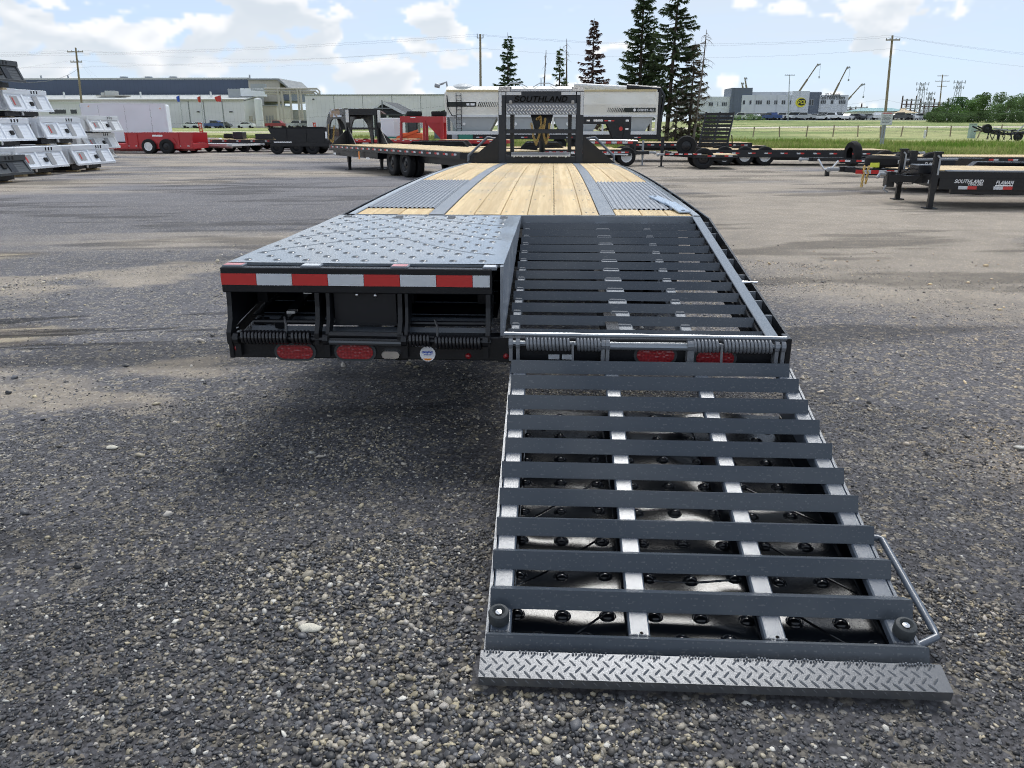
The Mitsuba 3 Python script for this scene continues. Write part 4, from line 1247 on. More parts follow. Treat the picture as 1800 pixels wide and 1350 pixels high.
# low black trailer whose coupler and white spoked wheel show right of the gooseneck
MD3 = trailer_M(lx(1110, 28), 29.4, -math.pi / 2)
GD3 = deck_trailer('flatdeck_trailer', 'low black trailer with bright rail and striped bar right of the main gooseneck wing', 'trailer', MD3, 3.6, 2.1, .62, .22, (-.1,), rim='white_paint', tongue=.75, R=.36, tapes=(.28,), side_sign=1)
put('rail', MB(MD3).tube([(1.1, -3.2, .50), (1.1, -.05, .44)], .03, 8).tube([(1.1, -1.6, .98), (1.1, .3, .95)], .03, 8), 'alu_bright', GD3, smooth=30)
put('tape_bar', MB(MD3).box(1.08, 1.12, -1.6, .3, .82, .94), 'far_black', GD3)
tape_row(GD3, MD3, 1.121, -1.55, .1, .85, .42, .2, .075, side=1)
for y in (-1.5, .2):
    put('bar_post', MB(MD3).box(1.06, 1.1, y - .04, y + .04, .5, .85), 'far_black', GD3)
jack(GD3, MD3, .05, .62, .95, .08, 'galv')

# E: trailers on the right
M1 = trailer_M(13.3, 29.9, -math.pi / 2 - .06)
G1 = deck_trailer('flatdeck_trailer', 'black flatdeck trailer on three white spoked wheels right of the upright slatted ramp', 'trailer', M1, 7.4, 2.1, .60, .28, (-4.66, -5.44, -6.22), rim='white_paint', tongue=1.3, R=.365, tapes=(.62,), side_sign=1)
M6 = trailer_M(7.0 + 5.6 * .479, 31.6 + 5.6 * .878, -.5)
G6 = deck_trailer('flatdeck_trailer', 'black flatdeck trailer with a slatted ramp folded upright at its rear', 'trailer', M6, 5.6, 1.5, .62, .2, (-2.6, -3.4), rim='white_paint', tongue=1.0, R=.36, tapes=(.6,), side_sign=1)
rb = MB(M6)
for x in (-.62, -.02, .58):
    rb.bar((x, -5.62, .68), (x, -4.92, 2.05), .06, .06)
put('ramp', rb, 'far_black', G6, label='slatted steel ramp folded upright')
for i in range(9):
    f_ = i / 8.4
    for x0, x1 in ((-.60, -.03), (.0, .57)):
        put('ramp_slat', MB(M6).box(x0, x1, -5.64 + .68 * f_, -5.59 + .68 * f_, .68 + 1.30 * f_, .79 + 1.30 * f_), 'far_black', f'{G6}__ramp')
for x in (-.7, .66):
    put('ramp_strut', MB(M6).tube([(x, -5.0, .64), (x, -5.3, 1.15)], .025, 6).tube([(x, -5.7, .62), (x, -5.7, .95)], .03, 6), 'far_black', G6)

M2 = trailer_M(5.4, 27.2, math.pi / 2 - .05)
G2 = deck_trailer('flatdeck_trailer', 'black flatdeck trailer with upright spare wheel on its tongue, before the white wheeled trailer', 'trailer', M2, 1.5, 2.0, .50, .10, (-.30,), tongue=.9, R=.37, tapes=(.6,), side_sign=1)
jack(G2, M2, -.9, 1.05, 1.05, .09)
put('tongue_bar', MB(M2).box(-1.02, 1.02, .86, .94, .46, .60), 'far_black', G2)
tape_row(G2, M2, 1.03, -.2, .9, .50, .33, .14, .05, side=1)
put('pole_post', MB(M2).box(-.95, -.86, .98, 1.1, .5, 1.1), 'far_black', G2)
k = put('spare_wheel', MB().lathe([(.2, -.1), (.35, -.11), (.375, -.05), (.375, .05), (.35, .11), (.2, .1)], wpos(M2, (-.2, .22, .78)), (M2[:3, :3] @ np.array([1, .05, 0])), 24), 'rubber', G2)
put('rim', MB().lathe([(.21, .07), (.19, .03), (.05, .05), (.001, .05)], wpos(M2, (-.2, .22, .78)), (M2[:3, :3] @ np.array([1, .05, 0])), 18), 'far_black', k)

M3 = trailer_M(8.55, 16.7, math.pi / 2 - .10)
G3 = deck_trailer('car_hauler_trailer', 'black car hauler with low fenders and striped front bar behind the near right trailer', 'trailer', M3, 6.4, 2.0, .50, .16, (-1.45, -2.23), frame='far_black', tongue=1.2, R=.30, fender=True, tapes=(.7,), side_sign=1)
put('front_bar', MB(M3).box(1.0, 1.06, -.6, .98, .40, .55), 'far_black', G3)
tape_row(G3, M3, 1.061, -.5, .9, .43, .34, .17, .09, side=1)
put('bar_rail', MB(M3).box(.97, 1.09, -.6, .98, .345, .365), 'strip_paint', G3)
put('side_board', MB(M3).box(.98, 1.02, -.95, -.12, .55, .74), 'far_black', G3)
F3 = M3 @ frame((1.022, -.3, .62), (0, -1, 0), (0, 0, 1), (1, 0, 0))
put('lettering', MB().add(*text('FLAMAN', .07, .003, italic=.2, width=.30), F3), 'logo_white', G3)
put('post', MB(M3).box(.98, 1.08, -.10, .04, .3, .95), 'far_black', G3)
put('top_rail', MB(M3).tube([(1.0, .1, .74), (1.0, -1.0, .76)], .028, 8), 'strip_paint', G3, smooth=30)
put('plate_frame', MB(M3).box(1.03, 1.05, -.85, -.25, .30, .52), 'far_black', G3)
put('paper_label', MB(M3).box(1.05, 1.055, -.70, -.38, .36, .44), 'logo_white', G3)
k = put('spare_tyre', MB().lathe([(.2, -.11), (.35, -.12), (.39, -.07), (.395, .0), (.39, .07), (.35, .12), (.2, .11)], wpos(M3, (.66, .52, .70)), (0, 0, 1), 28), 'rubber', G3, smooth=30)
put('paper_label', MB(M3).box(.95, 1.075, .20, .28, .66, .74), 'logo_white', k)
ch = MB(M3)
chain(ch, [(1.06, 1.02, .60), (1.07, 1.03, .14)], .014, .08)
chain(ch, [(1.06, .92, .60), (1.08, .95, .22)], .014, .08)
put('safety_chain', ch, 'chain_gold', G3, smooth=True, label='gold chain hanging from the front bar')
put('yellow_tag', MB(M3).box(1.065, 1.075, .70, .90, .58, .68), 'yellow_tag', G3)

M7 = trailer_M(10.6, 22.9, math.pi / 2 - .06)
G7 = deck_trailer('flatdeck_trailer', 'black flatdeck trailer with spare tyre upright on its tongue, left of the striped bar', 'trailer', M7, 6.0, 2.0, .60, .18, (-.4, -1.2), tongue=2.1, R=.37, tapes=(.55,), side_sign=1)
k = put('spare_tyre', MB().lathe([(.2, -.1), (.35, -.11), (.385, -.05), (.385, .05), (.35, .11), (.2, .1)], wpos(M7, (.35, .98, .66)), (M7[:3, :3] @ np.array([.25, 1, 0])), 28), 'rubber', G7, smooth=30)
put('tongue_rail', MB(M7).box(.86, .94, -.1, 1.5, .40, .52), 'far_black', G7)
tape_row(G7, M7, .941, .2, 1.3, .44, .5, .16, .06, side=1)
jk = MB(M7).tube([(.50, 2.05, .5), (.55, 1.85, .20), (.57, 1.65, .18), (.60, 1.45, .46)], .035, 8)
put('jack_stand', jk, 'alu_bright', G7, smooth=40)
put('jack_foot', MB(M7).box(.5, .6, 1.68, 1.80, .0, .2), 'far_black', G7)

M4 = trailer_M(7.55, 13.05, math.pi / 2 - .115)
G4 = deck_trailer('equipment_trailer', 'nearest black trailer at the right edge with white side lettering and two jack legs', 'trailer', M4, 8.0, 2.0, .69, .02, (-4.4, -5.4), tongue=0, R=.38, tapes=())
put('side_beam', MB(M4).box(.99, 1.06, -8, .0, .36, .56).box(.96, 1.04, -8, .05, .56, .675).box(.9, .98, -3.4, -.25, .27, .40), 'black_paint', G4)
put('deck_rail', MB(M4).box(.94, 1.06, -8, -.1, .676, .705, .004), 'strip_paint', G4)
put('wood_edge', MB(M4).box(.945, 1.075, -8, -3.0, .62, .665), 'deck_wood', G4)
F4 = M4 @ frame((1.062, 0, 0), (0, -1, 0), (0, 0, 1), (1, 0, 0))
put('lettering', MB().add(*text('SOUTHLAND', .062, .003, italic=.25, width=.50), F4 @ frame((.26, .478, 0), (1, 0, 0), (0, 1, 0), (0, 0, 1))).add(*text('TRAILERS', .034, .003, italic=.2, width=.26), F4 @ frame((.50, .437, 0), (1, 0, 0), (0, 1, 0), (0, 0, 1))), 'logo_white', G4)
put('lettering', MB().add(*text('FLAMAN', .062, .003, italic=.2, width=.30), F4 @ frame((.98, .462, 0), (1, 0, 0), (0, 1, 0), (0, 0, 1))).box(.97, 1.27, .43, .45, 0, .003, M=F4), 'logo_white', G4)
for a in (.34, .95, 2.2, 3.3):
    put('reflective_tape', MB().box(a, a + .16, .365, .425, 0, .004, M=F4), 'tape_white', G4)
    put('reflective_tape', MB().box(a + .16, a + .32, .365, .425, 0, .004, M=F4), 'tape_red', G4)
for x, y in ((1.05, .10), (-1.0, .10)):
    put('jack', MB(M4).box(x - .055, x + .055, y - .055, y + .055, .34, 1.03).box(x - .045, x + .045, y - .045, y + .045, .02, .36).box(x - .13, x + .13, y - .11, y + .11, .0, .02).box(x - .075, x + .075, y - .075, y + .075, 1.0, 1.035), 'black_paint', G4)
    put('jack_crank', MB(M4).tube([(x + .07, y - .03, .62), (x + .075, y - .03, .92), (x + .075, y + .02, .97)], .018, 8), 'galv', G4, smooth=30)
mb = MB(M4)
for s in (-1, 1):
    mb.bar((s * .55, .0, .50), (s * .10, .62, .50), .08, .14)
mb.box(-.9, 1.0, .05, .13, .40, .62)
mb.box(-.12, .12, .52, .67, .33, .62)
put('tongue', mb, 'black_paint', G4)
put('control_box', MB(M4).box(.2, .75, -.05, .3, .62, .78, .01), 'far_black', G4)
put('hitch', MB(M4).tube([(.0, .66, .56), (.0, .78, .58), (.05, .84, .50)], .035, 8).tube([(.1, .66, .36), (.1, .70, .28), (.1, .62, .22)], .022, 8), 'galv', G4, smooth=40)
put('reflective_tape', MB(M4).box(.85, .90, .131, .135, .45, .52), 'tape_white', G4)
hs = MB(M4)
for q in ([(.75, .2, .62), (.6, .35, .72), (.3, .5, .60), (.1, .6, .62)], [(.7, .2, .6), (.5, .3, .42), (.25, .5, .40), (.1, .6, .5)]):
    hs.tube(q, .012, 6)
put('hose', hs, 'rubber', G4, smooth=40)

# ------------------------------------------------------------------ left: truck beds, red trailer, white box and others
def truck_bed(xf, y0, z0, main, skirt, label, W=2.35, L=3.0, H=.66, side='alu_dark'):
    """a service deck for a truck, tail facing +x, resting on its sub-frame; y0 = the near corner"""
    t = thing('truck_bed', label, 'truck bed', None)
    M = frame((xf, y0, z0), (1, 0, 0), (0, 1, 0), (0, 0, 1))
    put('deck', MB(M).box(-L, -.02, .0, W, H - .13, H, .015).box(-L, -.9, .12, W - .12, .12, H - .13), main, t)
    D, h1 = .20, H - .13
    zc = lambda z: -.04 + D * (h1 - z) / h1                       # how far the sloping tail sticks out at height z
    put('tail_skirt', MB(M).prism([(-.12, h1), (-.04, h1), (D - .04, .04), (D - .04, .0), (D - .1, .0)], 'y', .02, W - .02), skirt, t)
    for y in (.04, W * .40, W - .06):
        put('brace', MB(M).bar((zc(h1) + .012, y, h1), (zc(.02) + .012, y, .02), .085, .045, up=(1, 0, .4)), main, t)
    put('tail_beam', MB(M).box(D - .06, D - .005, .0, W, -.02, .055, .006), main, t)
    put('header', MB(M).box(-.05, .015, .0, W, H - .15, H + .006, .006), main, t)
    up = (1, 0, D / h1)
    w = put('light_window', MB(M).bar((zc(.08) + .004, .47, .08), (zc(h1 - .05) + .004, .47, h1 - .05), .50, .024, up=up), main, t)
    put('window_opening', MB(M).bar((zc(.12) + .012, .47, .12), (zc(h1 - .09) + .012, .47, h1 - .09), .40, .02, up=up), 'alu_dark', w)
    put('tail_light', MB(M).bar((zc(.17) + .02, .38, .17), (zc(h1 - .14) + .02, .38, h1 - .14), .055, .02, up=up), 'tape_red', w)
    put('hitch_pocket', MB(M).bar((zc(.05) + .012, W * .68, .05), (zc(h1 - .08) + .012, W * .68, h1 - .08), .26, .05, up=up), side, t)
    put('plug', MB(M).bar((zc(.17) + .03, W * .55, .17), (zc(.29) + .03, W * .55, .29), .15, .05, up=up), 'rubber', t)
    for i in range(3):
        put('slot_light', MB(M).box(.014, .022, W * .62 + i * .15, W * .62 + i * .15 + .06, H - .12, H - .02), 'far_black', t)
    for k in range(5):
        z = .08 + (h1 - .14) * k / 4
        put('rib', MB(M).bar((zc(z) + .008, W * .43, z), (zc(z) + .008, W - .1, z), .014, .014), skirt, t)
    # side locker with recessed door, on the near side
    put('locker', MB(M).box(-1.75, -.12, -.012, .3, .02, H - .13, .01), main, t)
    put('locker_door', MB(M).box(-1.55, -.3, -.022, -.013, .08, H - .22), side, t)
    put('latch', MB(M).box(-.75, -.55, -.035, -.022, .22, .36), 'alu_bright', t)
    put('subframe', MB(M).box(-2.8, -.25, .55, .72, -.19, .0).box(-2.8, -.25, 1.65, 1.82, -.19, .0).box(-.4, -.25, .3, 2.1, -.17, -.02), 'far_black', t)
    put('hitch_receiver', MB(M).tube([(-.27, 1.18, -.09), (-.20, 1.18, -.09)], .06, 10), 'alu_bright', t)
    put('block', MB(M).box(-.6, -.2, .5, .7, -.25, -.19).box(-.6, -.2, 1.7, 1.9, -.25, -.19), 'deck_wood', t)
    return t


truck_bed(-15.80, 22.95, .25, 'aluminium', 'aluminium', 'silver truck bed on the ground at the right end of the bottom row', H=.62)
truck_bed(-15.90, 20.25, .25, 'aluminium', 'aluminium', 'silver truck bed on the ground right behind the black one with red lights', H=.62)
truck_bed(-14.75, 16.6, .22, 'bed_dark', 'bed_dark', 'black truck bed with three red lights at the bottom left of the stack', H=.50, side='far_black')
truck_bed(-16.70, 22.95, 1.10, 'aluminium', 'aluminium', 'silver truck bed with grey side locker in the middle row above the bottom right bed', H=.66)
truck_bed(-16.85, 20.25, 1.06, 'aluminium', 'aluminium', 'silver truck bed in the middle row at the left picture edge', H=.66)
truck_bed(-17.75, 22.9, 1.98, 'aluminium', 'aluminium', 'silver truck bed in the top row with its window near the right end', H=.68)
truck_bed(-18.0, 20.2, 1.94, 'aluminium', 'aluminium', 'silver truck bed in the top row cut by the left picture edge', H=.68)
truck_bed(-17.1, 20.6, 2.84, 'bed_dark', 'bed_dark', 'dark grey truck bed on top of the stack with red tail lights', H=.62, side='far_black')
truck_bed(-18.35, 28.6, 1.28, 'white_paint', 'white_paint', 'white truck bed raised on another one beside the red trailer', H=.6)
truck_bed(-18.5, 28.4, .62, 'white_paint', 'white_paint', 'cream white truck bed below the raised white bed beside the red trailer', H=.6, side='alu_dark')
truck_bed(-18.7, 28.5, .02 + .17, 'alu_dark', 'alu_dark', 'low grey truck bed at the foot of the white beds', H=.36, side='far_black')

RT = deck_trailer('utility_trailer', 'red tandem trailer with solid sides standing in front of the white cargo trailer', 'trailer', trailer_M(-26.35, 43.0, math.pi / 2), 6.2, 2.0, .55, .28, (-3.7, -4.72), frame='red_paint', deck=None, tongue=1.0, R=.40, tapes=(.5,), side_sign=1)
MR = trailer_M(-26.35, 43.0, math.pi / 2)
for s in (-1, 1):
    xa, xb = sorted((s * .98, s * 1.04))
    put('side_wall', MB(MR).box(xa, xb, -6.2, -2.3, .55, 1.08), 'red_paint', RT)
    put('top_rail', MB(MR).box(xa - .02, xb + .02, -6.2, -2.3, 1.08, 1.15), 'red_paint', RT)
for y in (-2.4, -3.0, -5.4, -6.15):
    put('side_post', MB(MR).box(1.04, 1.09, y - .04, y + .04, .3, 1.15), 'red_paint', RT)
put('front_wall', MB(MR).box(-1.0, 1.0, -2.35, -2.3, .55, 1.08), 'red_paint', RT)
pr = [(-3.1, .55), (-3.3, .86), (-5.1, .86), (-5.3, .55)]
put('fender', MB(MR).prism(pr, 'x', 1.041, 1.10), 'red_paint', RT)
put('floor_beam', MB(MR).box(-.95, 1.0, -6.2, .2, .34, .54), 'red_paint', RT)
put('lettering', MB(MR).box(1.041, 1.046, -4.5, -3.9, .93, 1.02), 'logo_white', RT)
for i, y in enumerate((-3.7, -4.72)):
    wheel(RT, wpos(MR, (1.16, y, .40)), (0, -1, 0), .40, .23, ('white_paint', 'far_black')[i], bolts=i == 0)

CT = thing('cargo_trailer', 'enclosed white cargo trailer standing behind the red trailer', 'trailer')
MC = rotz(.33, (-28.3, 45.3, 0))
put('body', MB(MC).box(0, 4.75, 0, 2.1, .55, 2.78, .05), 'container_white', CT)
put('corner_post', MB(MC).box(-.01, .10, -.015, .1, .53, 2.80).box(4.67, 4.77, -.015, .1, .53, 2.80).box(-.01, 4.77, -.014, .05, 2.73, 2.82), 'aluminium', CT)
put('side_seam', MB(MC).box(.95, .965, -.008, .0, .6, 2.7).box(2.4, 2.415, -.008, 0, .6, 2.7).box(3.85, 3.865, -.008, 0, .6, 2.7), 'alu_dark', CT)
put('marker_light', MB(MC).box(.4, .5, -.02, 0, 2.62, 2.66).box(4.4, 4.5, -.02, 0, 2.5, 2.54), 'amber', CT)
put('chassis', MB(MC).box(.1, 4.65, .2, 1.9, .38, .55), 'far_black', CT)
for x in (2.0, 2.85):
    wheel(CT, wpos(MC, (x, .12, .36)), MC[:3, :3] @ np.array([0, -1, 0]), .36, .2, 'far_black', bolts=False)
    wheel(CT, wpos(MC, (x, 1.98, .36)), MC[:3, :3] @ np.array([0, 1, 0]), .36, .2, 'far_black', bolts=False)

ML = trailer_M(-18.6, 44.6, -math.pi / 2 - .3)
AT = deck_trailer('aluminium_trailer', 'low silver aluminium trailer with white fenders, right of the red trailer', 'trailer', ML, 3.6, 1.9, .50, .14, (-2.35, -3.1), rim='white_paint', frame='alu_bright', deck=None, tongue=1.5, R=.34, fender=True, tapes=())
jack(AT, ML, .0, .7, .55, .08)
put('deck_sheet', MB(ML).box(-.9, .9, -3.55, -.05, .47, .50), 'aluminium', AT)


def red_ramp_trailer(x, y, label, L=7.0):
    M = trailer_M(x, y, -math.pi / 2)
    t = deck_trailer('equipment_trailer', label, 'trailer', M, L, 2.0, .68, .18, (-L * .5, -L * .5 - .85), rim='white_paint', frame='red_paint', tongue=1.2, R=.37, tapes=(.5,), side_sign=1)
    for k, s in enumerate((.55,)):
        r = MB(M)
        r.bar((s - .02, -L + .05, .7), (s - .02, -L - .05, 1.72), .05, .05).bar((s + .38, -L + .05, .7), (s + .38, -L - .05, 1.72), .05, .05)
        q = put('ramp', r, 'orange_red', t, label='red ladder ramp folded upright')
        for i in range(6):
            put('ramp_rung', MB(M).box(s, s + .36, -L - .05 + .02 * i - .03, -L + .02 - .012 * i, .78 + .17 * i, .84 + .17 * i), 'orange_red', q)
    return t, M


R1, MR1 = red_ramp_trailer(-15.6, 51.0, 'red equipment trailer with a red ladder ramp up, behind the silver aluminium trailer', 7.6)
R2t, MR2 = red_ramp_trailer(-8.6, 50.0, 'red equipment trailer with a red ladder ramp up, behind the black dump trailer', 6.6)
for M_, t_, lab in ((MR1, R1, 'spare wheel on the red trailer behind the silver trailer'), (MR2, R2t, 'spare wheel lying on the red trailer behind the dump trailer')):
    k = put('spare_wheel', MB().lathe([(.2, -.1), (.36, -.11), (.38, 0), (.36, .11), (.2, .1)], wpos(M_, (.3, -5.9, .84)), (0, .2, 1), 20), 'rubber', t_)
ME = trailer_M(-15.9, 46.2, -math.pi / 2 - .05)
G5 = deck_trailer('flatdeck_trailer', 'black low deck trailer between the silver trailer and the dump trailer', 'trailer', ME, 5.0, 2.0, .72, .2, (-2.6, -3.5), tongue=1.2, R=.37, tapes=(.9,), side_sign=1)
put('tool_box', MB(ME).box(.4, 1.0, -3.2, -2.6, .75, 1.15, .02), 'far_black', G5)
put('tool_box', MB(ME).box(.4, 1.0, -1.8, -.7, .74, 1.05, .02), 'far_black', G5)

MDu = trailer_M(-12.2, 42.2, -math.pi / 2)
DU = deck_trailer('dump_trailer', 'black dump trailer with mesh tarp on top, left of the near black gooseneck', 'trailer', MDu, 3.2, 2.0, .62, .2, (-.9, -1.8), tongue=1.3, R=.38, deck=None, tapes=())
put('dump_body', MB(MDu).prism([(.1, .62), (.3, .95), (.35, 1.35), (-3.3, 1.35), (-3.1, .98), (-2.7, .62)], 'x', -1.0, 1.0), 'far_black', DU)
put('tarp', MB(MDu).prism([(.2, 1.351), (-3.4, 1.351), (-3.0, 1.42), (-.3, 1.46)], 'x', -.98, .98), 'rubber', DU)
for y in (-2.3, -1.2, -.2):
    put('rib', MB(MDu).box(1.0, 1.05, y - .04, y + .04, .66, 1.34), 'far_black', DU)
put('placard', MB(MDu).box(1.05, 1.056, -.1, .06, .85, 1.2), 'logo_white', DU)
put('placard', MB(MDu).box(1.05, 1.056, -3.0, -2.0, .62, .68), 'logo_white', DU)
wheel(DU, wpos(MDu, (.88, -2.9, .38)), (0, -1, 0), .38, .22)
jack(DU, MDu, .5, -3.0, .7, .08)

# small things behind the red gooseneck
SK = thing('skid_steer', 'small orange skid steer loader seen under the red gooseneck neck', 'loader')
sx = lx(722, 52)
put('body', MB().box(sx - .7, sx + .75, 52, 53.4, .35, 1.05, .05), 'orange_paint', SK)
put('cab', MB().box(sx - .25, sx + .45, 52.1, 53.3, 1.05, 1.85, .04), 'far_black', SK)
put('cab_window', MB().box(sx - .15, sx + .35, 52.085, 52.1, 1.15, 1.75), 'glass_dark', SK)
put('loader_arm', MB().bar((sx + .5, 51.95, 1.2), (sx - .95, 51.95, .75), .1, .16).bar((sx - .95, 51.95, .75), (sx - 1.05, 51.95, .3), .1, .14), 'orange_paint', SK)
put('bucket', MB().prism([(sx - 1.5, .12), (sx - .95, .12), (sx - .95, .62), (sx - 1.1, .6), (sx - 1.2, .28)], 'y', 51.9, 53.5), 'orange_red', SK)
for x in (-.42, .48):
    for y, s in ((52.0, -1), (53.4, 1)):
        wheel(SK, (sx + x, y, .36), (0, s, 0), .36, .24, 'orange_paint', bolts=False)
FB = thing('shipping_crate', 'pale white box on a teal base left of the red gooseneck', 'crate')
bx = lx(667, 55)
put('box', MB().box(bx, bx + 1.5, 55, 57, .75, 2.05, .04), 'white_paint', FB)
put('side_panel', MB().box(bx + .1, bx + 1.05, 54.985, 55.0, .85, 1.95), 'container_white', FB)
put('base', MB().box(bx - .05, bx + 1.6, 54.9, 57.1, .2, .75, .03), 'teal_paint', FB)


# ------------------------------------------------------------------ grain tender
def tender():
    t = thing('grain_tender', 'long white grain tender with dark side stripe and hoppers, parked behind the gooseneck', 'grain tender')
    Y0 = 47.5
    x0, x1 = lx(783, Y0), lx(1163, Y0)
    W = 2.5
    z1, z2, z3 = 1.95, 3.55, 3.62
    sec = [(Y0 + .0, 2.10), (Y0 - .06, 2.75), (Y0 + .12, z2), (Y0 + W * .5 - .55, z2 + .28), (Y0 + W * .5 + .55, z2 + .28), (Y0 + W - .12, z2), (Y0 + W + .06, 2.75), (Y0 + W, 2.10)]
    put('tank', MB().prism(sec, 'x', x0 + .05, x1 - .35), 'tank_white', t)
    for a, b in ((x0, x0 + .12), (x1 - .42, x1 - .30), ((x0 + x1) / 2 - .06, (x0 + x1) / 2 + .06)):
        put('end_frame', MB().box(a, b, Y0 - .075, Y0 + .0, 1.0, z2 - .1), 'tank_white', t)
        put('end_frame', MB().box(a, b, Y0 + W, Y0 + W + .07, 1.0, z2 - .1), 'tank_white', t)
    put('lower_rail', MB().box(x0, x1 - .3, Y0 - .085, Y0 + .02, 2.02, 2.14), 'white_paint', t)
    put('sill', MB().box(x0, x1 - .3, Y0 - .08, Y0 + .05, 1.0, 1.20), 'white_paint', t)
    n = 4
    wd = (x1 - x0 - .5) / n
    for i in range(n):
        a = x0 + .1 + i * wd
        c = a + wd / 2
        v = np.array([(a + .05, Y0 + .05, 2.1), (a + wd - .05, Y0 + .05, 2.1), (a + wd - .05, Y0 + W - .05, 2.1), (a + .05, Y0 + W - .05, 2.1), (c - .95, Y0 + .35, 1.05), (c + .95, Y0 + .35, 1.05), (c + .95, Y0 + W - .5, 1.05), (c - .95, Y0 + W - .5, 1.05)])
        put('hopper', MB().add(v, BOXF[:, ::-1]), 'tank_gray', t)
        put('hopper_lamp', MB().lathe([(.09, 0), (.09, .04), (.001, .05)], (c - .55, Y0 + .15, 1.62), (0, -1, 0), 12), 'logo_white', t)
        put('slide_gate', MB().box(c - .2, c + .2, Y0 + .3, Y0 + .5, 1.0, 1.2), 'far_black', t)
    for i in range(1, n):
        xs_ = x0 + .1 + i * wd
        put('tank_rib', MB().prism([(Y0 - .03, 2.15), (Y0 - .09, 2.75), (Y0 + .08, z2 - .02), (Y0 + .16, z2 - .02), (Y0 + .02, 2.75), (Y0 + .05, 2.15)], 'x', xs_ - .035, xs_ + .035), 'tank_white', t)
        put('hopper_post', MB().box(xs_ - .05, xs_ + .05, Y0 - .06, Y0 + .04, 1.2, 2.02), 'white_paint', t)
    put('top_ledge', MB().box(x0 + .1, x1 - .4, Y0 + .02, Y0 + .2, z2 - .04, z2 + .06), 'cream', t, label='dusty cream ledge along the top edge of the tank')
    # stripes with the maker's lettering
    put('stripe', MB().box(x0 + .12, x0 + 1.95, Y0 - .066, Y0 - .058, 2.62, 2.90), 'logo_black', t)
    lt = MB()
    lt.box(x0 + 1.35, x0 + 1.52, Y0 - .07, Y0 - .067, 2.70, 2.83).box(x0 + 1.6, x0 + 1.85, Y0 - .07, Y0 - .067, 2.70, 2.83)
    put('stripe_mark', lt, 'logo_white', t)
    hz = MB()
    for i in range(12):
        xx = x0 + 2.02 + i * .115
        hz.prism([(xx, 2.62), (xx + .06 - .003 * i, 2.62), (xx + .16 - .003 * i, 2.90), (xx + .10, 2.90)], 'y', Y0 - .066, Y0 - .06)
    xr = x1 - .42
    for i in range(10):
        xx = xr - 2.95 + i * .105
        hz.prism([(xx, 2.30), (xx + .02 + .004 * i, 2.30), (xx + .12 + .004 * i, 2.55), (xx + .10, 2.55)], 'y', Y0 - .066, Y0 - .045)
    put('stripe_hatching', hz, 'logo_black', t, kind='stuff')
    put('stripe', MB().box(xr - 1.9, xr, Y0 - .066, Y0 - .045, 2.30, 2.55), 'logo_black', t)
    put('lettering', MB().add(*text('CONVEY-ALL', .13, .004, width=1.02), frame((xr - 1.10, Y0 - .068, 2.36), (1, 0, 0), (0, 0, 1), (0, -1, 0))).lathe([(.085, 0), (.085, .003), (.001, .003)], (xr - 1.28, Y0 - .067, 2.425), (0, -1, 0), 16), 'logo_white', t)
    # roof hatches, left dome, top auger
    put('dome', MB().lathe([(.85, 0), (.8, .14), (.55, .28), (.2, .35), (.001, .36)], (x0 + 1.05, Y0 + 1.2, z2 + .12), (0, 0, 1), 20), 'tank_gray', t, smooth=40)
    for x in (x0 + 3.6, x0 + 5.4):
        put('tarp_bow', MB().tube([(x, Y0 + .3, z2 + .2), (x + .4, Y0 + .9, z2 + .46), (x + 1.0, Y0 + .9, z2 + .46), (x + 1.5, Y0 + .3, z2 + .2)], .03, 6), 'galv', t)
    au = MB().tube([(x1 - 5.4, Y0 + .4, z2 + .33), (x1 - .5, Y0 + .4, z2 + .05)], .14, 10)
    put('auger', au, 'white_paint', t, smooth=30)
    put('auger_head', MB().tube([(x1 - 2.2, Y0 + .4, z2 + .20), (x1 - .15, Y0 + .4, z2 + .02)], .20, 10).tube([(x1 - .2, Y0 + .2, z2 + .1), (x1 + .05, Y0 + .1, z2 - .3), (x1 - .15, Y0 + .1, 1.0)], .10, 8), 'far_black', t, smooth=30)
    put('auger_post', MB().box(x1 - .28, x1 - .12, Y0 - .05, Y0 + .2, .85, z2).box(x1 - .12, x1 + .02, Y0 + .3, Y0 + .5, .6, 2.6), 'far_black', t)
    put('spout', MB().tube([(x0 + .1, Y0 + .8, z2 + .1), (x0 + .02, Y0 + .8, z2 + .55), (x0 - .2, Y0 + .8, z2 + .45), (x0 - .55, Y0 + .8, z2 + .35)], .06, 8).tube([(x0 - .7, Y0 + .8, z2 + .36), (x0 - .4, Y0 + .8, z2 + .30)], .13, 10), 'galv', t, smooth=40)
    put('ladder', MB().box(x0 + .7, x0 + .74, Y0 - .14, Y0 - .10, 1.2, 3.4).box(x0 + 1.0, x0 + 1.04, Y0 - .14, Y0 - .10, 1.2, 3.4), 'far_black', t)
    for i in range(8):
        put('ladder_rung', MB().box(x0 + .74, x0 + 1.0, Y0 - .135, Y0 - .105, 1.35 + .27 * i, 1.38 + .27 * i), 'far_black', t)
    put('hose', MB().tube([(x0 + .15, Y0 - .1, 3.3), (x0 + .22, Y0 - .12, 2.5), (x0 + .45, Y0 - .13, 2.1), (x0 + .72, Y0 - .13, 2.1)], .03, 6), 'rubber', t, smooth=40)
    put('chassis', MB().box(x0 - .4, x1, Y0 + .4, Y0 + .6, .75, .98).box(x0 - .4, x1, Y0 + W - .6, Y0 + W - .4, .75, .98).box(x0, x1, Y0 + .0, Y0 + .06, .72, .95), 'far_black', t)
    tape_row(t, np.eye(4) @ frame((0, 0, 0), (0, -1, 0), (1, 0, 0), (0, 0, 1)), -(Y0), x0 + .5, x1 - .3, .80, 1.4, .2, .06, side=1)
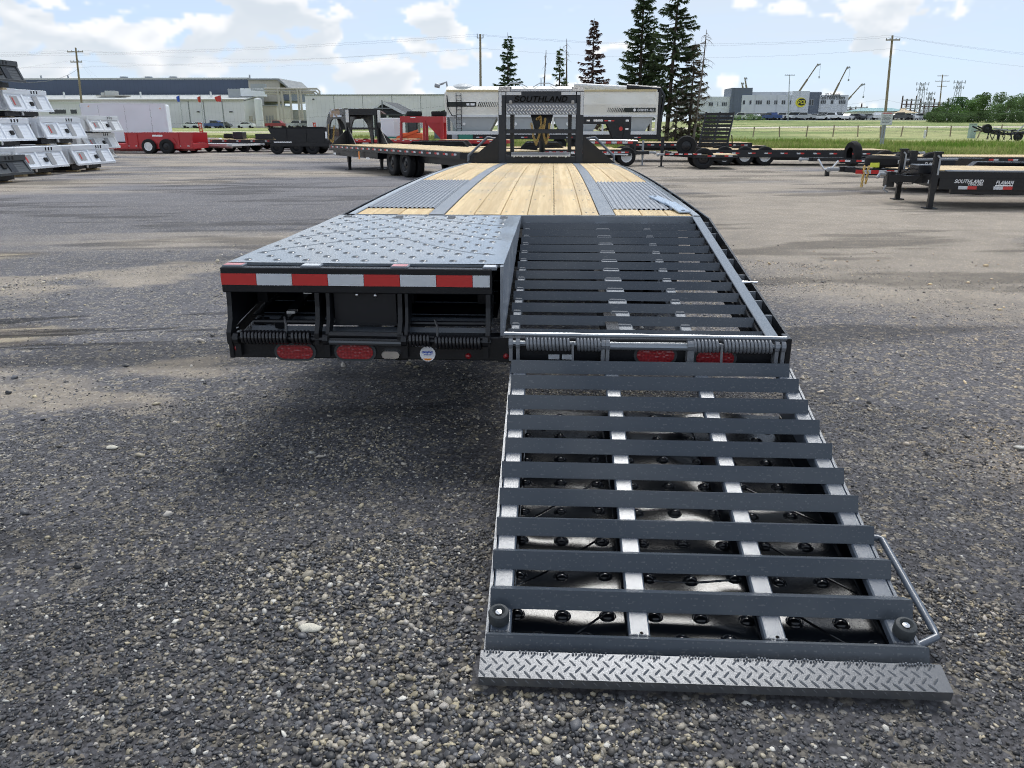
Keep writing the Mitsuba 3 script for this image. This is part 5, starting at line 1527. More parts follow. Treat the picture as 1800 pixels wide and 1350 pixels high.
    for x in (x0 + 6.0, x0 + 7.1, x0 + 8.2):
        for y, s in ((Y0 + .35, -1), (Y0 + W - .35, 1)):
            wheel(t, (x, y, .42), (0, s, 0), .42, .26, 'far_black', bolts=False)
    for x in (x0 + .6, x0 + 2.2):
        put('support_leg', MB().box(x, x + .14, Y0 + .2, Y0 + .34, 0, .8), 'far_black', t)
    put('engine', MB().box(x0 + .8, x0 + 1.7, Y0 - .1, Y0 + .6, .55, 1.0, .03), 'teal_paint', t)
    put('control_box', MB().box(x0 + .4, x0 + .75, Y0 - .12, Y0 + .3, .6, 1.0, .02), 'galv', t)


tender()


# ------------------------------------------------------------------ buildings
def gz(x, y):
    return float(ground_z(np.array(x), np.array(y)))


def zz(py, y, px=900):
    return float(at(px, py, y)[2])


def warehouse():
    t = thing('warehouse', 'long grey warehouse with tall dark blue upper storey behind the truck beds and red trailer', 'warehouse')
    Y = 215.0
    xa, xb = lx(-160, Y), lx(432, Y)
    zt, zr = zz(175.5, Y), zz(167, Y + 16)
    put('front_wall', MB().box(xa, xb, Y, Y + .4, 0, zt), 'siding_gray', t)
    put('side_wall', MB().prism([(Y + .41, 0), (Y + 16, 0), (Y + 16, zr - .1), (Y + .41, zt - .2)], 'x', xb - .4, xb - .002), 'siding_light', t)
    put('roof', MB().prism([(Y - .3, zt), (Y + 16, zr), (Y + 16, zr + .25), (Y - .3, zt + .25)], 'x', xa, xb + .3), 'roof_light', t)
    put('eave_trim', MB().box(xa, xb + .3, Y - .38, Y - .302, zt - .15, zt + .3), 'siding_beige', t)
    for px in (362, 395, 336):
        x = lx(px, Y)
        put('downpipe', MB().box(x - .1, x + .1, Y - .12, Y - .002, 0, zt - .15), 'roof_gray', t)
    for px in (352, 409):
        x = lx(px, Y)
        put('wall_lamp', MB().box(x - .4, x + .4, Y - .3, Y - .002, zz(197, Y), zz(195, Y)), 'far_black', t)
    Y2 = Y + 17
    x2, x3 = lx(-160, Y2), lx(446, Y2)
    z2 = zz(138, Y2)
    put('upper_storey', MB().box(x2, x3, Y2, Y2 + 30, 0, z2), 'siding_navy', t)
    put('parapet', MB().box(x2, x3 + .2, Y2 - .12, Y2 + .3, z2, z2 + .45), 'roof_light', t)
    x4 = lx(500, Y2)
    put('loft', MB().box(x3 + .01, x4, Y2 - 1.0, Y2 + 22, zz(178, Y2), z2 - .3), 'siding_beige', t)
    put('loft_roof', MB().prism([(x3, z2 - .29), (x4 - .5, z2 - .29), (lx(516, Y2), zz(156, Y2)), (lx(516, Y2), zz(153, Y2)), (x4, z2 + .15), (x3, z2 + .15)], 'y', Y2 - 1.6, Y2 + 20), 'roof_gray', t)
    put('loft_underside', MB().box(x4 + .02, lx(514, Y2), Y2 - .5, Y2 + 16, zz(176, Y2), zz(157, Y2)), 'panel_dark', t)
    for px in (222, 265, 308):
        x = lx(px, Y2)
        put('roof_vent', MB().box(x - .8, x + .8, Y2 + 2, Y2 + 3.5, z2, z2 + .95), 'galv', t)
    for px in (80, 127, 443):
        x = lx(px, Y2)
        put('roof_stack', MB().tube([(x, Y2 + 2, z2), (x, Y2 + 2, z2 + 1.3)], .22, 8), 'galv', t)
    Yv = Y + 6
    for (a, b, c, d, m) in ((407, 428, 155, 164, 'galv'), (428.5, 469, 154, 163, 'aluminium'), (447, 470, 146, 153.5, 'galv'), (193, 209, 158, 166, 'roof_light'), (186, 192, 161, 166, 'roof_light')):
        put('roof_unit', MB().box(lx(a, Yv), lx(b, Yv), Yv, Yv + 2.5, zz(d, Yv) - .8, zz(c, Yv)), m, t)
    put('unit_platform', MB().box(lx(178, Yv), lx(228, Yv), Yv - .4, Yv + 3, zz(168, Yv), zz(166.2, Yv)), 'siding_beige', t)
    for px in (73, 122, 255, 377):
        x = lx(px, Yv)
        put('vent_pipe', MB().tube([(x, Yv, zz(168, Yv) - .5), (x, Yv, zz(160, Yv))], .25, 8), 'trim_white', t)
    Yo = 196.0
    xo, xp = lx(60, Yo), lx(183, Yo)
    put('office_wall', MB().box(xo, xp, Yo, Yo + 12, 0, zz(180, Yo)), 'siding_gray', t)
    put('office_trim', MB().box(xo, xp + .2, Yo - .15, Yo - .002, zz(181, Yo), zz(178, Yo)), 'siding_light', t)
    for a, b in ((90, 122), (128, 141), (148, 181)):
        w = put('office_window', MB().box(lx(a, Yo), lx(b, Yo), Yo - .14, Yo - .003, zz(200, Yo), zz(191.5, Yo)), 'trim_white', t)
        put('pane', MB().box(lx(a, Yo) + .15, lx(b, Yo) - .15, Yo - .15, Yo - .141, zz(199.5, Yo), zz(192, Yo)), 'glass_dark', w)
    put('blue_sign', MB().box(lx(147, Yo), lx(162, Yo), Yo - .2, Yo - .003, zz(189, Yo), zz(182.5, Yo)), 'blue_sign', t)
    put('entry', MB().box(xb + .0, xb + .25, Y + 3, Y + 5, 1.0, 4.2), 'siding_beige', t)
    for y in (4, 8, 12):
        put('side_door', MB().box(xb, xb + .06, Y + y, Y + y + 1.6, 1, 4.0), 'roof_gray', t)
    # silo, brick wing and pipe gantry between the two halls
    s = thing('silo', 'white cylindrical silo at the right end of the long warehouse', 'silo')
    Ys = 212.0
    c = (lx(457.5, Ys), Ys)
    r = (lx(464, Ys) - lx(451, Ys)) / 2
    put('shell', MB().lathe([(r, .8), (r, zz(175, Ys)), (r * .8, zz(172.5, Ys)), (.001, zz(171, Ys))], (c[0], c[1], 0), (0, 0, 1), 24), 'white_paint', s, smooth=30)
    put('skirt', MB().lathe([(r * 1.05, 0), (r * 1.05, 1.4), (r, 1.5)], (c[0], c[1], 0), (0, 0, 1), 24), 'concrete', s)
    wng = thing('workshop', 'low beige workshop wing between the silo and the pipe gantry', 'workshop')
    Yw = 222.0
    put('wall', MB().box(lx(464, Yw), lx(489, Yw), Yw, Yw + 12, 0, zz(186, Yw)), 'siding_beige', wng)
    put('wall', MB().box(lx(490, Yw + 20), lx(542, Yw + 20), Yw + 20, Yw + 26, 0, zz(193, Yw + 20)), 'siding_light', wng)
    put('roof', MB().box(lx(463, Yw), lx(490, Yw), Yw - .3, Yw + 12.3, zz(186, Yw) + .003, zz(184, Yw)), 'roof_gray', wng)
    for px in (469, 474, 479):
        put('door', MB().box(lx(px, Yw), lx(px + 3, Yw), Yw - .08, Yw - .002, 1.0, zz(203, Yw)), 'roof_gray', wng)
    g = thing('pipe_gantry', 'tan pipe gantry with tall legs reaching from the warehouse to the grey hall', 'pipe gantry')
    Yg = 210.0
    for px, top in ((493.5, 155), (500, 158), (514, 158), (528, 156), (532.5, 156)):
        x = lx(px, Yg)
        put('leg', MB().box(x - .22, x + .22, Yg, Yg + .45, 0, zz(top, Yg)), 'pipe_tan', g)
    for k, py in enumerate((155, 159.5, 163)):
        xe = lx(562 + 3 * (1 - k), Yg)
        z = zz(py, Yg)
        put('pipe', MB().tube([(lx(470, Yg), Yg + .6, z), (xe - .6, Yg + .6, z), (xe, Yg + .6, z - .6), (xe, Yg + .6, zz(172, Yg))], .24, 8), 'pipe_tan', g, smooth=40)
    h = thing('warehouse', 'plain grey hall with flat roof behind the dark gabled cabin', 'warehouse')
    Yh = 190.0
    xa, xb = lx(540, Yh), lx(792, Yh)
    zt = zz(167.5, Yh)
    put('front_wall', MB().box(xa, xb, Yh, Yh + 25, 0, zt), 'siding_gray', h)
    put('roof_trim', MB().box(xa - .1, xb + .1, Yh - .15, Yh + 25, zt + .003, zt + .28), 'roof_gray', h)
    for px in (590, 640, 691, 741):
        x = lx(px, Yh)
        put('panel_joint', MB().box(x - .06, x + .06, Yh - .04, Yh - .002, 0, zt), 'roof_gray', h)
    put('wall_lamp', MB().box(lx(553, Yh), lx(556, Yh), Yh - .3, Yh - .003, zz(175, Yh), zz(173, Yh)), 'far_black', h)


def cabin(label, Y, px0, pxa, px1, pye, pya, depth, windows, mat_w='shed_dark'):
    t = thing('cabin', label, 'cabin')
    x0, xa, x1 = lx(px0, Y), lx(pxa, Y), lx(px1, Y)
    ze, za = zz(pye, Y), zz(pya, Y)
    put('front_wall', MB().prism([(x0 + .4, 0), (x1 - .4, 0), (x1 - .4, ze), (xa, za - .25), (x0 + .4, ze)], 'y', Y, Y + depth), mat_w, t)
    for a, b, za_, zb_ in ((x0, xa, ze - .15, za), (xa, x1, za, ze - .15)):
        r = MB()
        r.prism([(a, za_), (b, zb_), (b, zb_ - .22), (a, za_ - .22)], 'y', Y - .5, Y + depth + .4)
        k = put('roof', r, 'roof_dark', t)
        put('fascia', MB().prism([(a, za_ + .02), (b, zb_ + .02), (b, zb_ - .30), (a, za_ - .30)], 'y', Y - .56, Y - .502), 'trim_white', k)
    for (a, b, c, d) in windows:
        w = put('window', MB().box(lx(a, Y), lx(b, Y), Y - .06, Y - .002, zz(d, Y), zz(c, Y)), 'trim_white', t)
        put('pane', MB().box(lx(a, Y) + .08, lx(b, Y) - .08, Y - .07, Y - .061, zz(d, Y) + .08, zz(c, Y) - .08), 'glass_dark', w)
    return t, x0, xa, x1, ze, za


def small_buildings():
    Y = 92.0
    t, x0, xa, x1, ze, za = cabin('dark grey gabled show cabin with porch behind the red gooseneck', Y, 648, 675.5, 715, 196, 177.5, 9, [(665.5, 670, 187, 192), (684, 690, 206, 218)])
    put('porch_roof', MB().box(lx(665, Y), lx(722, Y), Y - 2.2, Y - .57, zz(203, Y), zz(201, Y)), 'roof_dark', t)
    put('porch_gable', MB().prism([(lx(669, Y), zz(201, Y)), (lx(684, Y), zz(201, Y)), (lx(676, Y), zz(195, Y))], 'y', Y - 2.3, Y - .6), 'rack_rust', t)
    for px in (663, 688, 716):
        put('porch_post', MB().box(lx(px, Y) - .1, lx(px, Y) + .1, Y - 2.1, Y - 1.9, 0, zz(203, Y)), 'siding_light', t)
    put('finial', MB().tube([(xa, Y - .6, za - .9), (xa, Y - .6, za + .1)], .07, 6).bar((xa - 1, Y - .6, za - .8), (xa + 1, Y - .6, za - .8), .1, .12), 'roof_gray', t)
    put('door', MB().box(lx(676, Y), lx(681, Y), Y - .05, Y - .002, .3, zz(206, Y)), 'roof_gray', t)
    Y = 80.0
    cabin('dark blue grey shed with single pitch roof left of the grain tender', Y, 756, 786, 800, 196, 186.5, 7, [(770, 776, 204, 214)], 'panel_dark')


def office():
    t = thing('office_building', 'modern white and dark grey office building with a round yellow logo on its front', 'office building')
    Y = 235.0
    g = gz(lx(1350, Y), Y) - 1

    def wall(name, a, b, top, bot, m, dy=0.0, depth=10):
        return put(name, MB().box(lx(a, Y), lx(b, Y), Y + dy, Y + dy + depth, zz(bot, Y) if bot else g, zz(top, Y)), m, t)
    wall('ground_floor', 1226, 1480, 197, 0, 'panel_dark', .8)
    wall('upper_floor', 1200, 1281, 170.5, 199.5, 'panel_white', .3)
    wall('tower', 1280, 1316.5, 155.5, 0, 'panel_dark', -.6)
    wall('upper_floor', 1299, 1386, 168, 198.5, 'panel_white', -.9, 2)
    wall('penthouse', 1316.6, 1449, 161, 172, 'panel_white', 6)
    wall('logo_wall', 1385, 1414, 161.5, 198, 'panel_white', -1.6)
    wall('recess', 1412, 1436, 163.5, 0, 'panel_dark', -1.0)
    wall('upper_floor', 1433, 1482, 168.3, 198, 'panel_white', -1.4)
    for a, b in ((1243, 1251), (1258, 1260), (1266, 1275), (1300.5, 1305), (1312, 1316), (1323, 1334), (1342, 1348), (1355, 1361), (1368, 1374.5), (1382, 1384.5), (1415.5, 1423.5), (1434.5, 1444), (1452, 1457), (1466, 1478)):
        dy = .3 if b < 1280 else (-.9 if b < 1386 else (-1.0 if b < 1425 else -1.4))
        py0, py1 = (180, 187) if b < 1280 else ((177, 184.5) if b < 1400 else ((176, 186) if b < 1425 else (177, 184)))
        w = put('window', MB().box(lx(a, Y), lx(b, Y), Y + dy - .06, Y + dy - .003, zz(py1, Y), zz(py0, Y)), 'galv', t)
        n = max(1, int((b - a) / 3))
        for i in range(n):
            xa = lx(a + (b - a) * i / n, Y)
            xb = lx(a + (b - a) * (i + 1) / n, Y)
            put('pane', MB().box(xa + .08, xb - .08, Y + dy - .08, Y + dy - .061, zz(py1, Y) + .1, zz(py0, Y) - .1), 'glass_dark', w)
    put('door', MB().box(lx(1412.5, Y), lx(1420.5, Y), Y - 1.1, Y - 1.003, g, zz(200.5, Y)), 'trim_white', t)
    for px in (1413.5, 1416, 1418.5):
        put('door_glass', MB().box(lx(px, Y), lx(px + 1.4, Y), Y - 1.13, Y - 1.103, g, zz(202, Y)), 'glass_dark', t)
    put('floor_band', MB().box(lx(1299, Y), lx(1384, Y), Y - 1.0, Y - .902, zz(199.5, Y), zz(198.6, Y)), 'trim_white', t)
    cx, cz = lx(1400, Y), zz(181, Y)
    s = (lx(1410, Y) - lx(1390, Y)) / 2
    a = np.linspace(0, 2 * np.pi, 33)[:-1]
    put('logo', MB().prism(np.stack([cx + s * .90 * np.cos(a), cz + s * .80 * np.sin(a)], -1), 'y', Y - 1.75, Y - 1.61), 'logo_yellow', t, label='round yellow and dark logo with three letters')
    put('logo_disc', MB().prism(np.stack([cx + .12 * s + s * .74 * np.cos(a), cz + .06 * s + s * .60 * np.sin(a)], -1), 'y', Y - 1.80, Y - 1.751), 'logo_black', t)
    put('logo_letters', MB().add(*text('PCL', s * .62, .03, italic=.2, width=s * 1.35), frame((cx - s * .52, Y - 1.81, cz - s * .26), (1, 0, 0), (0, 0, 1), (0, -1, 0))), 'logo_yellow', t)
    put('sign_lettering', MB().add(*text('PCL Industrial', .95, .04, width=lx(1467, Y) - lx(1441.5, Y)), frame((lx(1441.5, Y), Y - 1.41, zz(171.5, Y)), (1, 0, 0), (0, 0, 1), (0, -1, 0))).add(*text('Centre of Modular Excellence', .95, .04, width=lx(1476, Y) - lx(1434, Y)), frame((lx(1434, Y), Y - 1.41, zz(176, Y)), (1, 0, 0), (0, 0, 1), (0, -1, 0))), 'logo_black', t)
    for (nm, lb, a, b, pe, pr_, m, Yb) in (('shop', 'low building with a teal roof right of the office building', 1500, 1592, 196, 190, 'roof_teal', 245), ('shop', 'low tan roofed building behind the white sign board', 1576, 1609, 199, 191, 'roof_tan', 240)):
        k = thing(nm, lb, 'building')
        x0, x1 = lx(a, Yb), lx(b, Yb)
        ze, zr = zz(pe, Yb), zz(pr_, Yb)
        put('wall', MB().box(x0 + .5, x1 - .5, Yb, Yb + 10, gz(x0, Yb) - 1, ze), 'siding_light' if m == 'roof_teal' else 'siding_beige', k)
        put('roof', MB().add(np.array([(x0, Yb - .6, ze), (x1, Yb - .6, ze), (x1, Yb + 10.6, ze), (x0, Yb + 10.6, ze), (x0 + 4, Yb + 4.5, zr), (x1 - 3, Yb + 4.5, zr), (x1 - 3, Yb + 5.5, zr), (x0 + 4, Yb + 5.5, zr)]), BOXF), m, k)


def cars():
    meshes = {}
    b = MB()
    pr = [(-2.25, .32), (2.2, .32), (2.27, .55), (2.15, .82), (1.25, .95), (.55, 1.42), (-.95, 1.46), (-1.75, 1.05), (-2.2, .98), (-2.3, .6)]
    b.prism(pr, 'x', -.88, .88)
    meshes['car'] = b
    gl = MB().prism([(1.08, .97), (.52, 1.36), (-.88, 1.39), (-1.5, 1.04)], 'x', -.895, .895)
    gl.prism([(1.27, .965), (.57, 1.415), (.53, 1.40), (1.2, .96)], 'x', -.74, .74)
    gl.prism([(-.97, 1.455), (-1.76, 1.06), (-1.72, 1.05), (-.93, 1.44)], 'x', -.74, .74)
    tb = MB().prism([(-2.7, .45), (2.65, .45), (2.72, .75), (2.6, 1.08), (1.5, 1.18), (.95, 1.78), (-.75, 1.82), (-.95, 1.18), (-2.7, 1.15)], 'x', -.95, .95)
    tg = MB().prism([(1.32, 1.2), (.88, 1.70), (-.68, 1.72), (-.82, 1.2)], 'x', -.965, .965)
    wh = lambda w, y: [MB().lathe([(.34, -.1), (.34, .1), (.2, .11), (.001, .09)], (s * w, yy, .34), (s, 0, 0), 14) for yy in y for s in (-1, 1)]
    kinds = {'car': (b, gl, wh(.80, (1.4, -1.4))), 'pickup': (tb, tg, wh(.86, (1.75, -1.7)))}
    cols = {'white': (.72, .73, .74), 'silver': (.42, .44, .46), 'dark grey': (.06, .065, .07), 'black': (.012, .013, .016), 'blue': (.03, .07, .22), 'red': (.28, .02, .025), 'grey': (.2, .21, .22)}
    for c, v in cols.items():
        mat('car_' + c.replace(' ', '_'), v, .3, coat=.6)
    base = {}
    for k, (bo, g, w) in kinds.items():
        base[k] = (mikit.ply(bo.arrays(), 'car_white', smooth=25), mikit.ply(g.arrays(), 'glass_dark'), [mikit.ply(q.arrays(), 'rubber', smooth=30) for q in w])
    rng = np.random.default_rng(21)
    spots = []
    for px in (1300, 1318, 1343, 1356, 1371, 1392, 1408, 1426, 1441, 1458, 1474, 1490, 1506, 1522, 1541, 1579, 1594, 1612):
        spots.append((px + rng.uniform(-3, 3), 208 + rng.uniform(-1, 2), None))
    for px in (1335, 1365, 1402, 1436, 1466, 1500, 1530, 1568, 1604, 1622):
        spots.append((px + rng.uniform(-3, 3), 219 + rng.uniform(-1, 2), None))
    left = [(337, 'white', 'car'), (353, 'white', 'car'), (378, 'blue', 'pickup'), (391, 'dark grey', 'car'), (432, 'white', 'car'), (487, 'red', 'pickup'), (523, 'silver', 'pickup'), (537, 'dark grey', 'pickup'), (617, 'silver', 'car')]

    def where(px, y):
        row = 'front' if y < 214 else 'back'
        zone = 'of the far lot left of the yellow logo' if px < 1384 else 'of the far lot below the yellow logo' if px < 1415 else 'of the far lot below the office lettering' if px < 1484 else 'of the far lot before the teal roof' if px < 1560 else 'of the far lot right of the sign board'
        return f'{row} row {zone}'
    made = {}
    for px, y, _ in sorted(spots):
        c = rng.choice(['white', 'white', 'white', 'silver', 'silver', 'silver', 'white', 'black', 'blue', 'dark grey'])
        k = rng.choice(['car', 'car', 'car', 'pickup'])
        made.setdefault(f'{c} {k} in the {where(px, y)}', []).append(one_car(px, y, c, k, '', rng.choice([1, -1]) * math.pi / 2 * rng.choice([1, .35, .8]) + rng.uniform(-.2, .2), base, 'cars in the far car park'))
    for lab, ts in made.items():
        for i, t in enumerate(ts):
            labels[t]['label'] = lab if len(ts) == 1 else ('left ', 'right ')[i] + lab if len(ts) == 2 else ('left ', 'middle ', 'right ')[min(i, 2)] + lab
    for px, c, k in left:
        lo = {337: 'leftmost car parked below the grey warehouse wall', 353: 'second white car from the left below the grey warehouse wall', 378: 'blue pickup parked before the grey warehouse wall', 391: 'dark car beside the blue pickup at the warehouse', 432: 'white car at the right corner of the long warehouse', 487: 'red pickup below the pipe gantry legs', 523: 'silver pickup below the pipe gantry', 537: 'dark pickup right of the pipe gantry legs', 617: 'silver vehicle seen through the black gooseneck frame'}[px]
        one_car(px, 198.0, c, k, lo, rng.choice([1, -1]) * math.pi / 2, base, None)


def one_car(px, y, c, k, label, ang, base, group):
    x = lx(px, y)
    t = thing('parked_car' if k == 'car' else 'parked_pickup', label, 'car' if k == 'car' else 'pickup', group)
    m = T().translate([x, y, gz(x, y) + .02]).rotate([0, 0, 1], math.degrees(ang))
    body, gl, wh = base[k]
    scene[t + '__body'] = {**body, 'bsdf': {'type': 'ref', 'id': 'car_' + c.replace(' ', '_')}, 'to_world': m}
    scene[t + '__windows'] = {**gl, 'to_world': m}
    for i, w in enumerate(wh):
        scene[t + '__wheel' + (f'_{i:03d}' if i else '')] = {**w, 'to_world': m}
    return t


# ------------------------------------------------------------------ poles, wires, cranes, signs, fence
def pole(label, px0, py0, px1, py1, y, r=.15, arms=(), name='utility_pole', m='pole_wood'):
    t = thing(name, label, 'utility pole')
    p, q = at(px0, py0, y), at(px1, py1, y)
    p[2] = gz(p[0], y) - .3
    put('shaft', MB().tube([p, p * .5 + q * .5, q], [r, r * .85, r * .65], 10), m, t, smooth=30)
    tips = []
    for (f, w) in arms:
        c = p + (q - p) * f
        put('crossarm', MB().box(c[0] - w, c[0] + w, y - r - .12, y - r, c[2] - .07, c[2] + .07), m, t)
        for s in (-1, -.45, .45, 1):
            k = np.array([c[0] + s * w * .95, y - r - .06, c[2] + .2])
            put('insulator', MB().tube([k - [0, 0, .14], k], .045, 6), 'galv', t)
            tips.append(k)
    return t, tips, q


def sag(mb, a, b, d, r=.006, n=14):
    t = np.linspace(0, 1, n)[:, None]
    p = a * (1 - t) + b * t
    p[:, 2] -= 4 * d * (t * (1 - t))[:, 0]
    mb.tube(p, r, 4, caps=False)


def poles():
    _, tl, ql = pole('wooden utility pole with two crossarms rising in front of the dark blue warehouse at left', 144, 205, 133, 84, 110, .17, ((.955, 1.1), (.845, .8)))
    _, tc, qc = pole('tall plain wooden pole rising behind the left half of the grain tender', 845.5, 240, 844, 60, 84, .16)
    put('insulator', MB().tube([qc - [.3, 0, .35], qc + [-.3, 0, .05]], .05, 6).tube([qc - [-.3, 0, .35], qc + [.3, 0, .0]], .05, 6).box(qc[0] - .32, qc[0] + .32, qc[1] - .04, qc[1] + .04, qc[2] - .4, qc[2] - .33), 'galv', 'utility_pole_001')
    _, tr, qr = pole('leaning wooden utility pole with one crossarm beside the white sign board at right', 1552, 245, 1569, 62, 92, .16, ((.955, .75),))
    pole('thin light pole in front of the modern office building', 1385, 215, 1388, 131, 190, .12, ((.985, 1.1),), m='galv')
    pole('short thick wooden pole stub next to the leaning utility pole', 1547.5, 250, 1548.5, 222, 92, .14)
    pole('three armed power pole standing above the far trees', 1650, 205, 1657, 131, 260, .22, ((.97, 1.6), (.86, 2.2), (.75, 1.4)))
    w = thing('power_line', 'thin overhead power lines strung between the wooden poles across the sky', 'power line')
    far_l = at(-420, 92, 84)
    far_r = at(2250, 112, 92)
    for k, (dz, dx) in enumerate(((0, -.3), (-.15, .3), (-1.35, 0.0), (-6.6, 0))):
        a, b, c, d = far_l + [0, dx, dz], qc + [dx, 0, dz], qr + [dx, 0, dz], far_r + [0, dx, dz]
        for p, q in ((a, b), (b, c), (c, d)):
            mb = MB()
            sag(mb, p, q, .9 if k < 3 else 1.6)
            put('cable', mb, 'wire', w)
    for k, (a, b) in enumerate(((tl[0], at(-300, 60, 120)), (tl[3], at(-300, 75, 120)), (tl[3], at(720, 92, 150)), (ql - [0, 0, 1.6], at(720, 100, 150)))):
        mb = MB()
        sag(mb, a, b, 1.2)
        put('cable', mb, 'wire', w)
    for px, py in ((181, 160), (200, 160), (120, 118)):
        mb = MB()
        sag(mb, ql - [0, 0, 1.5], at(px, py, 200) if px > 130 else at(-80, 135, 150), .1)
        put('cable', mb, 'wire', w)
    mb = MB()
    sag(mb, ql - [0, 0, 2.6], at(1, 140, 60), .8, .02)
    put('cable', mb, 'wire', w)


def cranes():
    for lab, px0, py0, px1, py1 in (('crane boom rising behind the logo wall of the office building', 1404, 162, 1438, 112), ('crane boom rising behind the office lettering', 1463, 170, 1490, 117), ('lowest crane boom leaning right beyond the office building', 1480, 187, 1516, 147), ('short crane boom above the dark office tower', 1313, 160, 1309, 136), ('shortest crane boom left of the dark office tower top', 1307, 160, 1303.5, 145)):
        t = thing('crane', lab, 'crane')
        y = 300.0
        p, q = at(px0, py0, y), at(px1, py1, y)
        d = (q - p) / (q[2] - p[2])
        base = p - d * (p[2] - 5.5)
        put('boom', MB().bar(base, q, .32, .36).bar(base + [0, .02, 0], p * .55 + q * .45 + [0, .02, 0], .5, .55), 'crane_yellow', t)
        put('boom_head', MB().bar(q - d * .8, q + d * .1 + [.8, 0, -.2], .4, .5), 'galv', t)
        put('hoist_rope', MB().tube([q + [.9, 0, -.3], q + [.9, 0, -4.2]], .05, 4).box(q[0] + .7, q[0] + 1.1, y - .2, y + .2, q[2] - 4.8, q[2] - 4.1), 'galv', t)
        put('carrier', MB().box(base[0] - 4, base[0] + 4, y - 1.4, y + 1.4, 2.6, 4.2, .1).box(base[0] - 1.6, base[0] + 1.2, y - 1.2, y + 1.2, 4.2, 6.0, .1), 'crane_yellow', t)


def lattice(label, px, top, y, w):
    t = thing('lattice_tower', label, 'tower')
    c = at(px, top, y)
    g = gz(c[0], y) - 1
    mb = MB()
    for sx in (-1, 1):
        for sy in (-1, 1):
            mb.bar((c[0] + sx * w, y + sy * w, g), (c[0] + sx * w * .4, y + sy * w * .4, c[2]), .14, .14)
    n = 9
    for i in range(n):
        f0, f1 = i / n, (i + 1) / n
        w0, w1 = w * (1 - .6 * f0), w * (1 - .6 * f1)
        z0, z1 = g + (c[2] - g) * f0, g + (c[2] - g) * f1
        mb.bar((c[0] - w0, y, z0), (c[0] + w1, y, z1), .09, .09).bar((c[0] + w0, y, z0), (c[0] - w1, y, z1), .09, .09)
    put('mast', mb, 'galv', t)
    a = MB()
    for dz, k in ((-.3, 1.5), (-2.0, 1.3), (-6.5, 1.2)):
        a.box(c[0] - w * k, c[0] + w * k, y - .2, y + .2, c[2] + dz - .06, c[2] + dz + .06)
        for s in (-1, -.4, .4, 1):
            a.box(c[0] + s * w * k - .09, c[0] + s * w * k + .09, y - .2, y, c[2] + dz - .4, c[2] + dz + .6)
    put('antennas', a, 'galv', t, kind='stuff')


